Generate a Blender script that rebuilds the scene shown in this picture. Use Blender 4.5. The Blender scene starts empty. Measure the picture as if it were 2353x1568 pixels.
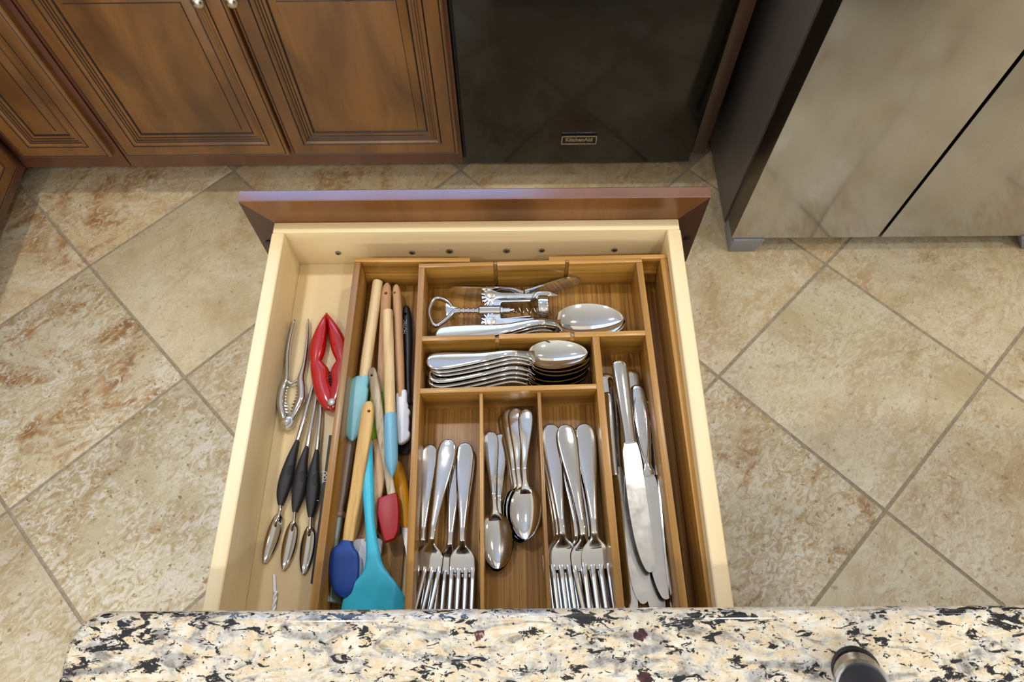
import bpy, bmesh, math, random
from mathutils import Vector, Matrix, noise as mnoise
random.seed(7)
SC = bpy.context.scene
COL = SC.collection
R = math.radians

# ------------------------------------------------------------------ camera
FPX = 1601.51
CAM = Vector((1.13066, -1.03132, 1.55125))
CROT = Matrix.Rotation(R(0.4809), 3, 'Z') @ Matrix.Rotation(R(27.1448), 3, 'X') @ Matrix.Rotation(R(-0.9088), 3, 'Z')
cd = bpy.data.cameras.new('camera')
cam = bpy.data.objects.new('camera', cd); COL.objects.link(cam)
cd.sensor_fit = 'HORIZONTAL'; cd.sensor_width = 36.0; cd.lens = FPX * 36.0 / 2353.0
cd.clip_start = 0.02
cam.matrix_world = Matrix.Translation(CAM) @ CROT.to_4x4()
cd.dof.use_dof = True; cd.dof.focus_distance = 0.84; cd.dof.aperture_fstop = 13.0
SC.camera = cam
SC.view_settings.view_transform = 'Standard'
SC.view_settings.look = 'None'
SC.view_settings.exposure = -0.10
SC.view_settings.gamma = 1.0
SC.view_settings.use_curve_mapping = False
# light path depth: enough for a lit room with polished metal
SC.cycles.max_bounces = 6; SC.cycles.diffuse_bounces = 3; SC.cycles.glossy_bounces = 4; SC.cycles.transmission_bounces = 2
SC.cycles.caustics_reflective = False; SC.cycles.caustics_refractive = False
SC.cycles.adaptive_threshold = 0.1

# ------------------------------------------------------------------ light
w = bpy.data.worlds.new('world'); SC.world = w; w.use_nodes = True
w.node_tree.nodes['Background'].inputs[0].default_value = (0.55, 0.7, 1.0, 1)
w.node_tree.nodes['Background'].inputs[1].default_value = 0.6

def area(name, loc, rot, sx, sy, power, color, shape='RECTANGLE', spread=180):
    l = bpy.data.lights.new(name, 'AREA'); l.shape = shape; l.size = sx
    if shape in ('RECTANGLE', 'ELLIPSE'): l.size_y = sy
    l.energy = power; l.color = color; l.spread = R(spread)
    o = bpy.data.objects.new(name, l); COL.objects.link(o)
    o.location = loc; o.rotation_euler = rot
    return o
CEIL = 2.80
# daylight through the window over the far counter (faces the room, -Y)
area('window_daylight', (0.60, 0.93, 1.88), (R(-90), 0, 0), 1.30, 1.58, 22, (0.34, 0.54, 1.0))
# added neutral fill light in an invented rear opening behind the island (faces +Y)
area('rear_fill_light', (1.2, -4.05, 1.25), (R(90), 0, 0), 3.2, 2.1, 125, (0.96, 0.99, 1.0))
CANS = [(0.45, 0.02), (1.95, 0.02), (0.45, -2.0), (1.95, -2.0), (3.1, -0.9)]
for i, (x, y) in enumerate(CANS):
    area('can_light_bulb', (x, y, CEIL - 0.012), (0, 0, 0), 0.13, 0.13, 12.0, (1.0, 0.97, 0.92), 'DISK')

# ------------------------------------------------------------------ helpers
def ray(px, py):
    return CROT @ Vector(((px - 1176.5) / FPX, -(py - 784.0) / FPX, -1.0))
def at(px, py, z):            # point seen at (px, py) on the level z
    d = ray(px, py); return CAM + d * ((z - CAM.z) / d.z)
def aty(px, py, Y):
    d = ray(px, py); return CAM + d * ((Y - CAM.y) / d.y)
def px2m(z):                  # metres per photo pixel on level z (roughly)
    return (at(1000, 1000, z) - at(1001, 1000, z)).length

def lin(c):
    out = []
    for v in c:
        v /= 255.0
        out.append(v / 12.92 if v <= 0.04045 else ((v + 0.055) / 1.055) ** 2.4)
    return (*out, 1.0)

def finish(bm, name, mat, parent=None, smooth=35, origin=None, mats=None):
    me = bpy.data.meshes.new(name)
    bmesh.ops.recalc_face_normals(bm, faces=bm.faces[:])
    pts = [v.co for v in bm.verts]
    if origin is None:
        lo = Vector([min(p[i] for p in pts) for i in range(3)]); hi = Vector([max(p[i] for p in pts) for i in range(3)])
        origin = (lo + hi) / 2
    bmesh.ops.translate(bm, verts=bm.verts[:], vec=-Vector(origin))
    bm.to_mesh(me); bm.free()
    for m in (mats or [mat]): me.materials.append(m)
    for p in me.polygons: p.use_smooth = True
    me.set_sharp_from_angle(angle=R(smooth))
    o = bpy.data.objects.new(name, me); COL.objects.link(o)
    o.location = origin
    if parent is not None:
        o.parent = parent
        o.location = Vector(origin) - wloc(parent)
    return o
def wloc(o):
    v = Vector((0, 0, 0))
    while o is not None:
        v += Vector(o.location); o = o.parent
    return v
def tag(o, label=None, cat=None, group=None, kind=None):
    if label: o['label'] = label
    if cat: o['category'] = cat
    if group: o['group'] = group
    if kind: o['kind'] = kind
    return o
def thing(name, loc, label, cat, group=None):
    o = bpy.data.objects.new(name, None); COL.objects.link(o)
    o.empty_display_size = 0.02; o.location = loc
    return tag(o, label, cat, group)
def add_box(bm, x0, x1, y0, y1, z0, z1, bev=0.0, seg=2, xf=None):
    r = bmesh.ops.create_cube(bm, size=1.0)
    vs = r['verts']
    for v in vs:
        v.co = Vector(((x0 + x1) / 2 + v.co.x * (x1 - x0), (y0 + y1) / 2 + v.co.y * (y1 - y0), (z0 + z1) / 2 + v.co.z * (z1 - z0)))
    if bev > 0:
        es = list({e for v in vs for e in v.link_edges})
        r2 = bmesh.ops.bevel(bm, geom=es, offset=bev, segments=seg, affect='EDGES', profile=0.6)
        vs = list({v for f in r2['faces'] for v in f.verts} | {v for v in vs if v.is_valid})
    if xf is not None:
        for v in vs: v.co = xf(v.co)
    return vs
def box(name, x0, x1, y0, y1, z0, z1, mat, parent=None, bev=0.001, xf=None, seg=2):
    bm = bmesh.new(); add_box(bm, x0, x1, y0, y1, z0, z1, bev, seg, xf)
    return finish(bm, name, mat, parent)

def catmull(st, sub):
    if sub <= 1 or len(st) < 3: return st
    n = len(st); out = []
    for i in range(n - 1):
        p0 = st[max(i - 1, 0)]; p1 = st[i]; p2 = st[i + 1]; p3 = st[min(i + 2, n - 1)]
        for k in range(sub):
            t = k / sub; t2 = t * t; t3 = t2 * t
            out.append([0.5 * (2 * b + (c - a) * t + (2 * a - 5 * b + 4 * c - d) * t2 + (3 * b - a - 3 * c + d) * t3) for a, b, c, d in zip(p0, p1, p2, p3)])
    out.append(list(st[-1]))
    return out
def sweep(bm, st, n=16, sub=4, e=2.0, cap=True, roll=0.0, up=None):
    """st: (x, y, z, half_width, half_height[, exponent]) stations along a path"""
    st = [list(s) + [e] * (6 - len(s)) for s in st]
    st = catmull(st, sub)
    rings = []
    P = [Vector(s[:3]) for s in st]
    for i, s in enumerate(st):
        T = (P[min(i + 1, len(P) - 1)] - P[max(i - 1, 0)])
        if T.length < 1e-9: T = Vector((0, 1, 0))
        T.normalize()
        u0 = up or Vector((0, 0, 1))
        S = T.cross(u0)
        if S.length < 1e-4: S = T.cross(Vector((1, 0, 0)))
        S.normalize(); U = S.cross(T)
        if roll:
            q = Matrix.Rotation(roll, 3, T); S = q @ S; U = q @ U
        hw = max(s[3], 0.00015); hh = max(s[4], 0.00015); ex = 2.0 / max(s[5], 0.7)
        ring = []
        for k in range(n):
            a = 2 * math.pi * k / n; c = math.cos(a); q = math.sin(a)
            ring.append(bm.verts.new(P[i] + S * (hw * math.copysign(abs(c) ** ex, c)) + U * (hh * math.copysign(abs(q) ** ex, q))))
        rings.append(ring)
    for a, b in zip(rings, rings[1:]):
        for k in range(n):
            bm.faces.new((a[k], a[(k + 1) % n], b[(k + 1) % n], b[k]))
    if cap:
        bm.faces.new(rings[0][::-1]); bm.faces.new(rings[-1])
    return rings
def swept(name, st, mat, parent=None, **k):
    sm = k.pop('smooth', 50)
    bm = bmesh.new(); sweep(bm, st, **k); return finish(bm, name, mat, parent, smooth=sm)
def pst(rows, m=None):
    """rows: (px, py, z, half_width_px, half_height_m[, exp]) on the photo's grid -> world stations"""
    out = []
    for r in rows:
        p = at(r[0], r[1], r[2]); hw = r[3] * px2m(r[2])
        out.append([p.x, p.y, p.z, hw, r[4]] + list(r[5:]))
    return out
def outline(name, pts, ztop, th, mat, parent=None, bev=0.001, smooth=40):
    """flat piece: outline given as world xy points"""
    bm = bmesh.new()
    a = [bm.verts.new((p[0], p[1], ztop)) for p in pts]
    f = bm.faces.new(a)
    r = bmesh.ops.extrude_face_region(bm, geom=[f])
    for v in [g for g in r['geom'] if isinstance(g, bmesh.types.BMVert)]: v.co.z -= th
    if bev:
        es = [e for e in bm.edges if abs(e.verts[0].co.z - e.verts[1].co.z) < 1e-7]
        bmesh.ops.bevel(bm, geom=es, offset=bev, segments=2, affect='EDGES', profile=0.6, clamp_overlap=True)
    return finish(bm, name, mat, parent, smooth=smooth)
def cyl(bm, c, r, h, n=24, r2=None, axis='Z', bev=0):
    m = Matrix.Translation(c)
    if axis == 'Y': m = m @ Matrix.Rotation(R(90), 4, 'X')
    if axis == 'X': m = m @ Matrix.Rotation(R(90), 4, 'Y')
    res = bmesh.ops.create_cone(bm, cap_ends=True, segments=n, radius1=r, radius2=r if r2 is None else r2, depth=h, matrix=m)
    if bev:
        es = list({e for v in res['verts'] for e in v.link_edges if len([f for f in e.link_faces if len(f.verts) > 4]) == 1})
        bmesh.ops.bevel(bm, geom=es, offset=bev, segments=2, affect='EDGES', profile=0.5)
def disc(name, c, r, h, mat, parent=None, axis='Z', bev=0.0004, n=28, r2=None):
    bm = bmesh.new(); cyl(bm, c, r, h, n, r2, axis, bev); return finish(bm, name, mat, parent, smooth=40)
def text(name, body, size, mat, matrix, parent=None, ext=0.0002, align='CENTER', sx=1.0, bold=0.0):
    cu = bpy.data.curves.new(name, 'FONT'); cu.body = body; cu.size = size; cu.extrude = ext
    cu.align_x = align; cu.align_y = 'CENTER'; cu.offset = bold
    cu.materials.append(mat)
    o = bpy.data.objects.new(name, cu); COL.objects.link(o)
    mw = matrix @ Matrix.Diagonal((sx, 1, 1, 1))
    bpy.context.view_layer.update()
    me = bpy.data.meshes.new_from_object(o.evaluated_get(bpy.context.evaluated_depsgraph_get()))
    bpy.data.objects.remove(o); me.name = name
    if not me.materials: me.materials.append(mat)
    o = bpy.data.objects.new(name, me); COL.objects.link(o)
    if parent is not None:
        o.parent = parent; o.matrix_local = Matrix.Translation(-wloc(parent)) @ mw
    else: o.matrix_world = mw
    return o

# ------------------------------------------------------------------ materials
class NT:
    def __init__(s, name):
        s.m = bpy.data.materials.new(name); s.m.use_nodes = True
        s.t = s.m.node_tree; s.b = s.t.nodes['Principled BSDF']
    def n(s, typ, **kw):
        nd = s.t.nodes.new(typ)
        for k, v in kw.items():
            if k.startswith('i_'):
                key = k[2:]
                key = int(key) if key.isdigit() else key.replace('_', ' ')
                nd.inputs[key].default_value = v
            else: setattr(nd, k, v)
        return nd
    def l(s, a, b): s.t.links.new(a, b)
    def coord(s, scale=(1, 1, 1), rnd=0.0, rot=(0, 0, 0), src='Object'):
        tc = s.n('ShaderNodeTexCoord'); mp = s.n('ShaderNodeMapping'); mp.inputs['Scale'].default_value = scale; mp.inputs['Rotation'].default_value = rot
        out = tc.outputs[src]
        if rnd:
            oi = s.n('ShaderNodeObjectInfo'); mm = s.n('ShaderNodeMath', operation='MULTIPLY'); mm.inputs[1].default_value = rnd
            s.l(oi.outputs['Random'], mm.inputs[0])
            va = s.n('ShaderNodeVectorMath', operation='ADD'); s.l(out, va.inputs[0]); s.l(mm.outputs[0], va.inputs[1]); out = va.outputs[0]
        s.l(out, mp.inputs['Vector'])
        return mp.outputs[0]
    def noise(s, vec, scale, detail=4, rough=0.55, dist=0.0):
        nd = s.n('ShaderNodeTexNoise'); nd.inputs['Scale'].default_value = scale; nd.inputs['Detail'].default_value = detail
        nd.inputs['Roughness'].default_value = rough; nd.inputs['Distortion'].default_value = dist
        s.l(vec, nd.inputs['Vector']); return nd.outputs['Fac']
    def ramp(s, fac, stops, interp='LINEAR'):
        r = s.n('ShaderNodeValToRGB'); cr = r.color_ramp; cr.interpolation = interp
        while len(cr.elements) < len(stops): cr.elements.new(0.5)
        for el, (p, c) in zip(cr.elements, stops): el.position = p; el.color = c if len(c) == 4 else (*c, 1)
        s.l(fac, r.inputs[0]); return r.outputs[0]
    def val(s, fac, a, b):
        if a > b: return s.ramp(fac, [(b, (1, 1, 1, 1)), (a, (0, 0, 0, 1))])
        return s.ramp(fac, [(a, (0, 0, 0, 1)), (b, (1, 1, 1, 1))])
    def mix(s, fac, a, b, blend='MIX'):
        m = s.n('ShaderNodeMix', data_type='RGBA', blend_type=blend)
        for sock, v in ((m.inputs[0], fac), (m.inputs[6], a), (m.inputs[7], b)):
            if isinstance(v, (int, float)): sock.default_value = v
            elif isinstance(v, tuple): sock.default_value = v
            else: s.l(v, sock)
        return m.outputs[2]
    def math(s, op, a, b=0.0):
        m = s.n('ShaderNodeMath', operation=op)
        for sock, v in ((m.inputs[0], a), (m.inputs[1], b)):
            if isinstance(v, (int, float)): sock.default_value = v
            else: s.l(v, sock)
        return m.outputs[0]
    def bump(s, fac, strength=0.2, dist=0.001):
        b = s.n('ShaderNodeBump'); b.inputs['Strength'].default_value = strength; b.inputs['Distance'].default_value = dist
        s.l(fac, b.inputs['Height']); s.l(b.outputs[0], s.b.inputs['Normal'])
    def set(s, **k):
        for a, v in k.items():
            sock = s.b.inputs[a.replace('_', ' ')]
            if isinstance(v, (int, float, tuple)): sock.default_value = v
            else: s.l(v, sock)
        return s.m
def plain(name, col, rough=0.5, metal=0.0, var=0.06, scale=60, coat=0.0, spec=0.5, bump=0.0, sss=0.0):
    t = NT(name); v = t.coord(rnd=5.0); nz = t.noise(v, scale, 1)
    c = lin(col)
    dark = tuple(x * (1 - var) for x in c[:3]) + (1,); lite = tuple(min(1, x * (1 + var)) for x in c[:3]) + (1,)
    t.set(Base_Color=t.ramp(nz, [(0.3, dark), (0.7, lite)]), Roughness=rough, Metallic=metal)
    t.b.inputs['Coat Weight'].default_value = coat; t.b.inputs['Coat Roughness'].default_value = 0.08
    t.b.inputs['Specular IOR Level'].default_value = spec
    if sss:
        t.b.inputs['Subsurface Weight'].default_value = sss; t.b.inputs['Subsurface Radius'].default_value = (0.003, 0.003, 0.003)
    if bump: t.bump(nz, bump, 0.0005)
    return t.m
def wood(name, dark, mid, lite, axis='Y', rough=0.4, fine=220, coarse=14, stretch=0.06, coat=0.0, fibre=0.35, rnd=9.0):
    t = NT(name)
    sc = [1, 1, 1]; sc['XYZ'.index(axis)] = stretch
    v = t.coord(tuple(sc), rnd=rnd)
    a = t.noise(v, coarse, 3, 0.6, 0.0); b = t.noise(v, fine, 2, 0.6)
    c = t.ramp(a, [(0.3, lin(dark)), (0.5, lin(mid)), (0.7, lin(lite))])
    c = t.mix(t.math('MULTIPLY', t.val(b, 0.55, 0.75), fibre), c, lin(dark))
    t.set(Base_Color=c, Roughness=rough)
    t.b.inputs['Coat Weight'].default_value = coat; t.b.inputs['Coat Roughness'].default_value = 0.2
    return t.m

M = {}
# travertine tile; object colour: r = brown patches, g = worm-like figure, b = warmth
def mk_travertine():
    t = NT('travertine'); v = t.coord((1, 1, 1), rnd=40.0)
    vs = t.coord((1.0, 0.55, 1), rnd=40.0)
    oi = t.n('ShaderNodeObjectInfo'); sp = t.n('ShaderNodeSeparateColor'); t.l(oi.outputs['Color'], sp.inputs[0])
    brown, worm, warmth = sp.outputs[0], sp.outputs[1], sp.outputs[2]
    big = t.noise(v, 4.5, 4, 0.6, 0.8)
    base = t.ramp(big, [(0.30, lin((190, 171, 130))), (0.47, lin((216, 204, 168))), (0.66, lin((231, 222, 194)))])
    warm = t.ramp(t.noise(v, 7.0, 5, 0.68, 1.2), [(0.30, lin((178, 134, 80))), (0.48, lin((212, 180, 132))), (0.62, lin((226, 204, 164))), (0.75, lin((236, 222, 196)))])
    base = t.mix(warmth, base, warm)
    # short curly figure, pale on tan
    fig = t.noise(vs, 62.0, 4, 0.62, 1.5)
    m = t.math('MULTIPLY', t.val(t.noise(v, 6.0, 2, 0.6), 0.30, 0.52), worm)
    base = t.mix(t.math('MULTIPLY', t.val(fig, 0.50, 0.57), t.math('MULTIPLY', m, 0.9)), base, lin((240, 232, 214)))
    base = t.mix(t.math('MULTIPLY', t.val(fig, 0.44, 0.38), t.math('MULTIPLY', m, 0.70)), base, lin((184, 152, 110)))
    grain = t.noise(v, 210.0, 3, 0.7)
    base = t.mix(t.math('MULTIPLY', t.val(grain, 0.52, 0.68), 0.45), base, lin((190, 168, 132)))
    # rust-brown clouds broken up by the figure
    rust = t.noise(vs, 7.0, 4, 0.62, 1.2)
    rustm = t.math('MULTIPLY', t.val(rust, 0.50, 0.62), brown)
    fr = t.val(t.noise(vs, 40.0, 3, 0.65, 2.2), 0.40, 0.52)
    rustc = t.ramp(t.noise(v, 30, 2), [(0.35, lin((146, 98, 52))), (0.7, lin((196, 152, 100)))])
    base = t.mix(t.math('MULTIPLY', t.math('MULTIPLY', rustm, fr), 0.88), base, rustc)
    # thin healed cracks
    cr = t.noise(v, 5.0, 4, 0.7)
    crm = t.math('MULTIPLY', t.val(t.math('ABSOLUTE', t.math('SUBTRACT', cr, 0.5)), 0.006, 0.002), 0.5)
    base = t.mix(t.math('MULTIPLY', crm, brown), base, lin((150, 112, 70)))
    pit = t.noise(v, 80.0, 2, 0.55)
    base = t.mix(t.math('MULTIPLY', t.val(pit, 0.66, 0.71), t.math('ADD', t.math('MULTIPLY', worm, 0.5), 0.3)), base, lin((150, 112, 70)))
    t.set(Base_Color=base, Roughness=t.ramp(fig, [(0.3, (0.42,) * 3), (0.7, (0.30,) * 3)]))
    t.b.inputs['Specular IOR Level'].default_value = 0.45
    return t.m
M['tile'] = mk_travertine()
M['grout'] = plain('grout', (168, 154, 130), 0.85, var=0.15, scale=90, bump=0.3)
def mk_granite():
    t = NT('granite'); v = t.coord(); vs = t.coord((0.55, 1.25, 1.0), rot=(0, 0, R(14)))
    a = t.noise(vs, 58, 5, 0.66, 0.9); b = t.noise(v, 110, 4, 0.62)
    base = t.ramp(a, [(0.30, lin((132, 130, 128))), (0.40, lin((182, 176, 166))), (0.47, lin((214, 204, 182))), (0.53, lin((214, 190, 150))), (0.58, lin((222, 210, 184))), (0.66, lin((226, 222, 210))), (0.75, lin((200, 176, 140)))])
    base = t.mix(t.math('MULTIPLY', t.val(b, 0.50, 0.60), 0.55), base, lin((228, 222, 208)))
    base = t.mix(t.math('MULTIPLY', t.val(b, 0.44, 0.36), 0.45), base, lin((196, 170, 128)))
    grey = t.noise(vs, 30, 5, 0.68, 1.6)
    base = t.mix(t.math('MULTIPLY', t.val(grey, 0.52, 0.60), 0.8), base, t.ramp(b, [(0.38, lin((82, 82, 84))), (0.6, lin((166, 164, 160)))]))
    blk = t.noise(vs, 125, 4, 0.70, 1.0)
    reg = t.noise(vs, 34, 4, 0.66, 1.2)
    bm_ = t.math('ADD', t.math('MULTIPLY', reg, 0.80), blk)
    base = t.mix(t.val(bm_, 0.975, 1.02), base, lin((30, 31, 34)))
    spk = t.noise(v, 300, 3, 0.55)
    base = t.mix(t.val(spk, 0.645, 0.68), base, lin((56, 54, 54)))
    vor = t.n('ShaderNodeTexVoronoi'); vor.inputs['Scale'].default_value = 30; t.l(t.coord((1, 1.15, 1)), vor.inputs['Vector'])
    sp = t.n('ShaderNodeSeparateColor'); t.l(vor.outputs['Color'], sp.inputs[0])
    dd = t.math('ADD', vor.outputs['Distance'], t.math('MULTIPLY', t.math('SUBTRACT', b, 0.5), 0.5))
    gar = t.math('MULTIPLY', t.val(dd, 0.17, 0.14), t.val(sp.outputs[0], 0.70, 0.71))
    base = t.mix(gar, base, t.ramp(b, [(0.4, lin((50, 24, 28))), (0.62, lin((104, 54, 58)))]))
    t.set(Base_Color=base, Roughness=0.10)
    t.b.inputs['Coat Weight'].default_value = 0.4; t.b.inputs['Coat Roughness'].default_value = 0.04
    return t.m
M['granite'] = mk_granite()
def mk_cab(name, dark, mid, lite, rough=0.34, coat=0.25):
    t = NT(name); v = t.coord((1, 1, 0.35), rnd=7.0); vv = t.coord((1, 1, 0.05), rnd=7.0)
    a = t.noise(v, 9, 3, 0.55, 0.5); g = t.noise(vv, 160, 2)
    c = t.ramp(a, [(0.30, lin(dark)), (0.50, lin(mid)), (0.72, lin(lite))])
    c = t.mix(t.math('MULTIPLY', t.val(g, 0.52, 0.72), 0.22), c, lin(dark))
    t.set(Base_Color=c, Roughness=rough)
    t.b.inputs['Coat Weight'].default_value = coat; t.b.inputs['Coat Roughness'].default_value = 0.18
    return t.m
M['cab'] = mk_cab('cabinet_wood', (86, 56, 28), (120, 80, 40), (146, 100, 52))
M['frame'] = mk_cab('frame_wood', (70, 38, 26), (92, 52, 34), (106, 62, 42))
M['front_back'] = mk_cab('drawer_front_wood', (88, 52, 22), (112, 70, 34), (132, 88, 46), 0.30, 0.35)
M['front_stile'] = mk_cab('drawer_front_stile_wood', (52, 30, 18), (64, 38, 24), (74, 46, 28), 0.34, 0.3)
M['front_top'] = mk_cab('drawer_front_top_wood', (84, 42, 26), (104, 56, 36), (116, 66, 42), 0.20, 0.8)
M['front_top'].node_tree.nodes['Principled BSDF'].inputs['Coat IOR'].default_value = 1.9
M['glaze'] = plain('dark_glaze', (42, 28, 22), 0.45, var=0.2)
M['black_gloss'] = plain('black_enamel', (12, 11, 10), 0.10, var=0.1, scale=6, coat=0.0, spec=0.5)
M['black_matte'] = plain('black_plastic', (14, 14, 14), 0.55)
def mk_brushed(name, col, r0, r1, metal=1.0):
    t = NT(name); s = t.coord((1.0, 1.0, 0.07), rnd=3.0)
    st = t.noise(s, 10, 3, 0.6, 0.35); big = t.noise(t.coord((1, 1, 0.3)), 3.0, 2)
    sm = t.math('MULTIPLY', t.val(st, 0.46, 0.66), t.val(big, 0.38, 0.6))
    c = lin(col)
    t.set(Base_Color=t.mix(t.math('MULTIPLY', sm, 0.35), c, tuple(min(1, x * 1.3) for x in c[:3]) + (1,)), Metallic=metal,
          Roughness=t.math('ADD', t.math('MULTIPLY', sm, r1 - r0), r0))
    return t.m
M['fridge'] = mk_brushed('brushed_steel', (190, 190, 192), 0.115, 0.34)
M['fridge_edge'] = mk_brushed('brushed_steel_edge', (112, 106, 96), 0.28, 0.42)
M['fridge_side'] = plain('grey_painted_steel', (112, 108, 108), 0.36, metal=0.3, var=0.05, scale=12)
M['grey_plastic'] = plain('grey_plastic', (150, 154, 162), 0.5)
def mk_metal(name, col, rough, bump=0.0):
    t = NT(name); v = t.coord(rnd=3.0); a = t.noise(v, 90, 2, 0.6)
    t.set(Base_Color=lin(col), Metallic=1.0, Roughness=t.math('ADD', t.math('MULTIPLY', a, rough), rough * 0.45))
    if bump: t.bump(a, bump, 0.0003)
    return t.m
M['chrome'] = mk_metal('polished_steel', (214, 213, 211), 0.065)
M['blade'] = mk_metal('blade_steel', (208, 206, 202), 0.22)
M['satin'] = mk_metal('satin_steel', (196, 194, 190), 0.30, 0.05)
M['zinc'] = mk_metal('cast_zinc', (200, 204, 208), 0.34, 0.05)
M['screw'] = mk_metal('screw_steel', (150, 146, 140), 0.35)
M['knob'] = mk_metal('brushed_nickel', (206, 198, 184), 0.3)
M['pale_y'] = wood('pale_maple_y', (214, 186, 132), (236, 213, 166), (246, 230, 194), 'Y', 0.42, fine=160, coarse=11, fibre=0.15)
M['pale_x'] = wood('pale_maple_x', (208, 178, 122), (230, 204, 154), (241, 221, 180), 'X', 0.42, fine=160, coarse=11, fibre=0.15)
M['ply'] = wood('birch_ply', (196, 166, 112), (216, 190, 142), (228, 208, 166), 'Y', 0.45, fine=190, coarse=6, stretch=0.2, fibre=0.15)
M['bam_y'] = wood('bamboo_y', (124, 84, 30), (170, 122, 50), (200, 150, 76), 'Y', 0.36, fine=900, coarse=70, stretch=0.015, coat=0.15, fibre=0.5)
M['bam_x'] = wood('bamboo_x', (128, 88, 32), (174, 126, 52), (204, 154, 80), 'X', 0.36, fine=900, coarse=70, stretch=0.015, coat=0.15, fibre=0.5)
M['bam_f'] = wood('bamboo_floor', (116, 76, 28), (158, 112, 48), (186, 138, 68), 'Y', 0.42, fine=1000, coarse=320, stretch=0.012, coat=0.05, fibre=0.65)
M['red'] = plain('red_enamel', (176, 4, 8), 0.12, var=0.04, coat=0.8)
M['rubber'] = plain('black_rubber', (30, 30, 33), 0.55, var=0.08)
M['black_nylon'] = plain('black_nylon', (24, 24, 26), 0.4)
M['paleblue'] = plain('pale_blue_silicone', (126, 184, 194), 0.42, var=0.03)
M['skyblue'] = plain('sky_blue_silicone', (116, 174, 200), 0.36, var=0.03)
M['turq'] = plain('turquoise_silicone', (60, 182, 208), 0.36, var=0.03)
M['navy'] = plain('blue_silicone', (16, 62, 140), 0.5, var=0.06)
M['crimson'] = plain('red_silicone', (150, 2, 20), 0.4, var=0.05)
M['lime'] = plain('lime_silicone', (142, 190, 10), 0.45, var=0.04)
M['white'] = plain('white_silicone', (232, 232, 238), 0.5, var=0.03)
M['taupe'] = plain('taupe_plastic', (160, 142, 128), 0.42, var=0.03)
M['mint'] = plain('mint_plastic', (168, 192, 186), 0.42, var=0.03)
M['yellow'] = plain('amber_plastic', (222, 148, 12), 0.3, var=0.04, coat=0.3)
M['white_paper'] = plain('white_paper', (235, 236, 242), 0.6)
M['print'] = plain('white_print', (226, 226, 232), 0.5)
M['greyprint'] = plain('grey_print', (150, 150, 152), 0.5)
M['goldprint'] = plain('bronze_print', (190, 166, 132), 0.35, metal=0.6)
M['beech'] = wood('beech', (170, 124, 84), (202, 160, 116), (220, 184, 142), 'Y', 0.5, fine=300, coarse=40, stretch=0.08, fibre=0.4)
M['pine'] = wood('pale_wood', (190, 154, 102), (216, 186, 136), (230, 206, 160), 'Y', 0.5, fine=420, coarse=90, stretch=0.03, fibre=0.5)
M['bamhandle'] = wood('bamboo_handle', (164, 120, 62), (202, 162, 96), (222, 186, 122), 'Y', 0.45, fine=420, coarse=90, stretch=0.025, fibre=0.5)
M['greywood'] = wood('weathered_wood', (120, 100, 76), (178, 160, 132), (200, 186, 162), 'Y', 0.6, fine=300, coarse=60, stretch=0.12, fibre=0.7)
M['wall'] = plain('wall_paint', (226, 216, 198), 0.7, var=0.02)
M['ceiling'] = plain('ceiling_paint', (220, 219, 216), 0.8, var=0.01)
M['trim'] = plain('white_trim', (236, 234, 230), 0.45, var=0.01)
M['bronze'] = mk_metal('bronze_tube', (120, 108, 90), 0.28)
M['silver_ring'] = mk_metal('silver_ring', (190, 194, 200), 0.25)
M['grip'] = plain('dark_foam', (24, 26, 36), 0.7)

# ------------------------------------------------------------------ room
def struct(name, x0, x1, y0, y1, z0, z1, mat):
    o = box(name, x0, x1, y0, y1, z0, z1, mat, bev=0); tag(o, kind='structure'); return o
XW0, XW1, YW0, YW1 = -0.82, 4.2, -4.0, 0.88
floor = struct('floor', XW0, XW1, YW0, YW1, -0.05, -0.0016, M['grout'])
struct('ceiling', XW0, XW1, YW0, YW1, CEIL, CEIL + 0.05, M['ceiling'])
struct('wall_left', XW0 - 0.1, XW0, YW0, YW1, 0, CEIL, M['wall'])
struct('wall_right', XW1, XW1 + 0.1, YW0, YW1, 0, CEIL, M['wall'])
def wall_with_hole(name, x0, x1, y0, y1, hx0, hx1, hz0, hz1):
    bm = bmesh.new()
    add_box(bm, x0, hx0, y0, y1, 0, CEIL); add_box(bm, hx1, x1, y0, y1, 0, CEIL)
    add_box(bm, hx0, hx1, y0, y1, hz1, CEIL)
    if hz0 > 0.01: add_box(bm, hx0, hx1, y0, y1, 0, hz0)
    o = finish(bm, name, M['wall']); tag(o, kind='structure')
wall_with_hole('wall_back', XW0, XW1, YW1, YW1 + 0.1, -0.06, 1.27, 1.08, 2.69)
wall_with_hole('wall_front', XW0, XW1, YW0 - 0.1, YW0, -0.45, 2.85, 0.0, 2.32)  # wide opening made up for the fill light behind the camera
def window(name, x0, x1, y, z0, z1, nx, nz):
    o = bpy.data.objects.new(name, None); COL.objects.link(o); o.location = ((x0 + x1) / 2, y, z0); tag(o, kind='structure')
    t = 0.045
    for a in ((x0, x0 + t, z0, z1), (x1 - t, x1, z0, z1), (x0 + t, x1 - t, z0, z0 + t), (x0 + t, x1 - t, z1 - t, z1)):
        box('window_frame', a[0], a[1], y - 0.02, y + 0.02, a[2], a[3], M['trim'], o, bev=0.003)
    for i in range(1, nx):
        x = x0 + (x1 - x0) * i / nx; box('mullion', x - 0.018, x + 0.018, y - 0.015, y + 0.015, z0 + t, z1 - t, M['trim'], o, bev=0.003)
    for i in range(1, nz):
        z = z0 + (z1 - z0) * i / nz; box('mullion', x0 + t, x1 - t, y - 0.013, y + 0.013, z - 0.015, z + 0.015, M['trim'], o, bev=0.003)
window('window_1', -0.058, 1.268, YW1 + 0.03, 1.082, 2.688, 2, 1)
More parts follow.
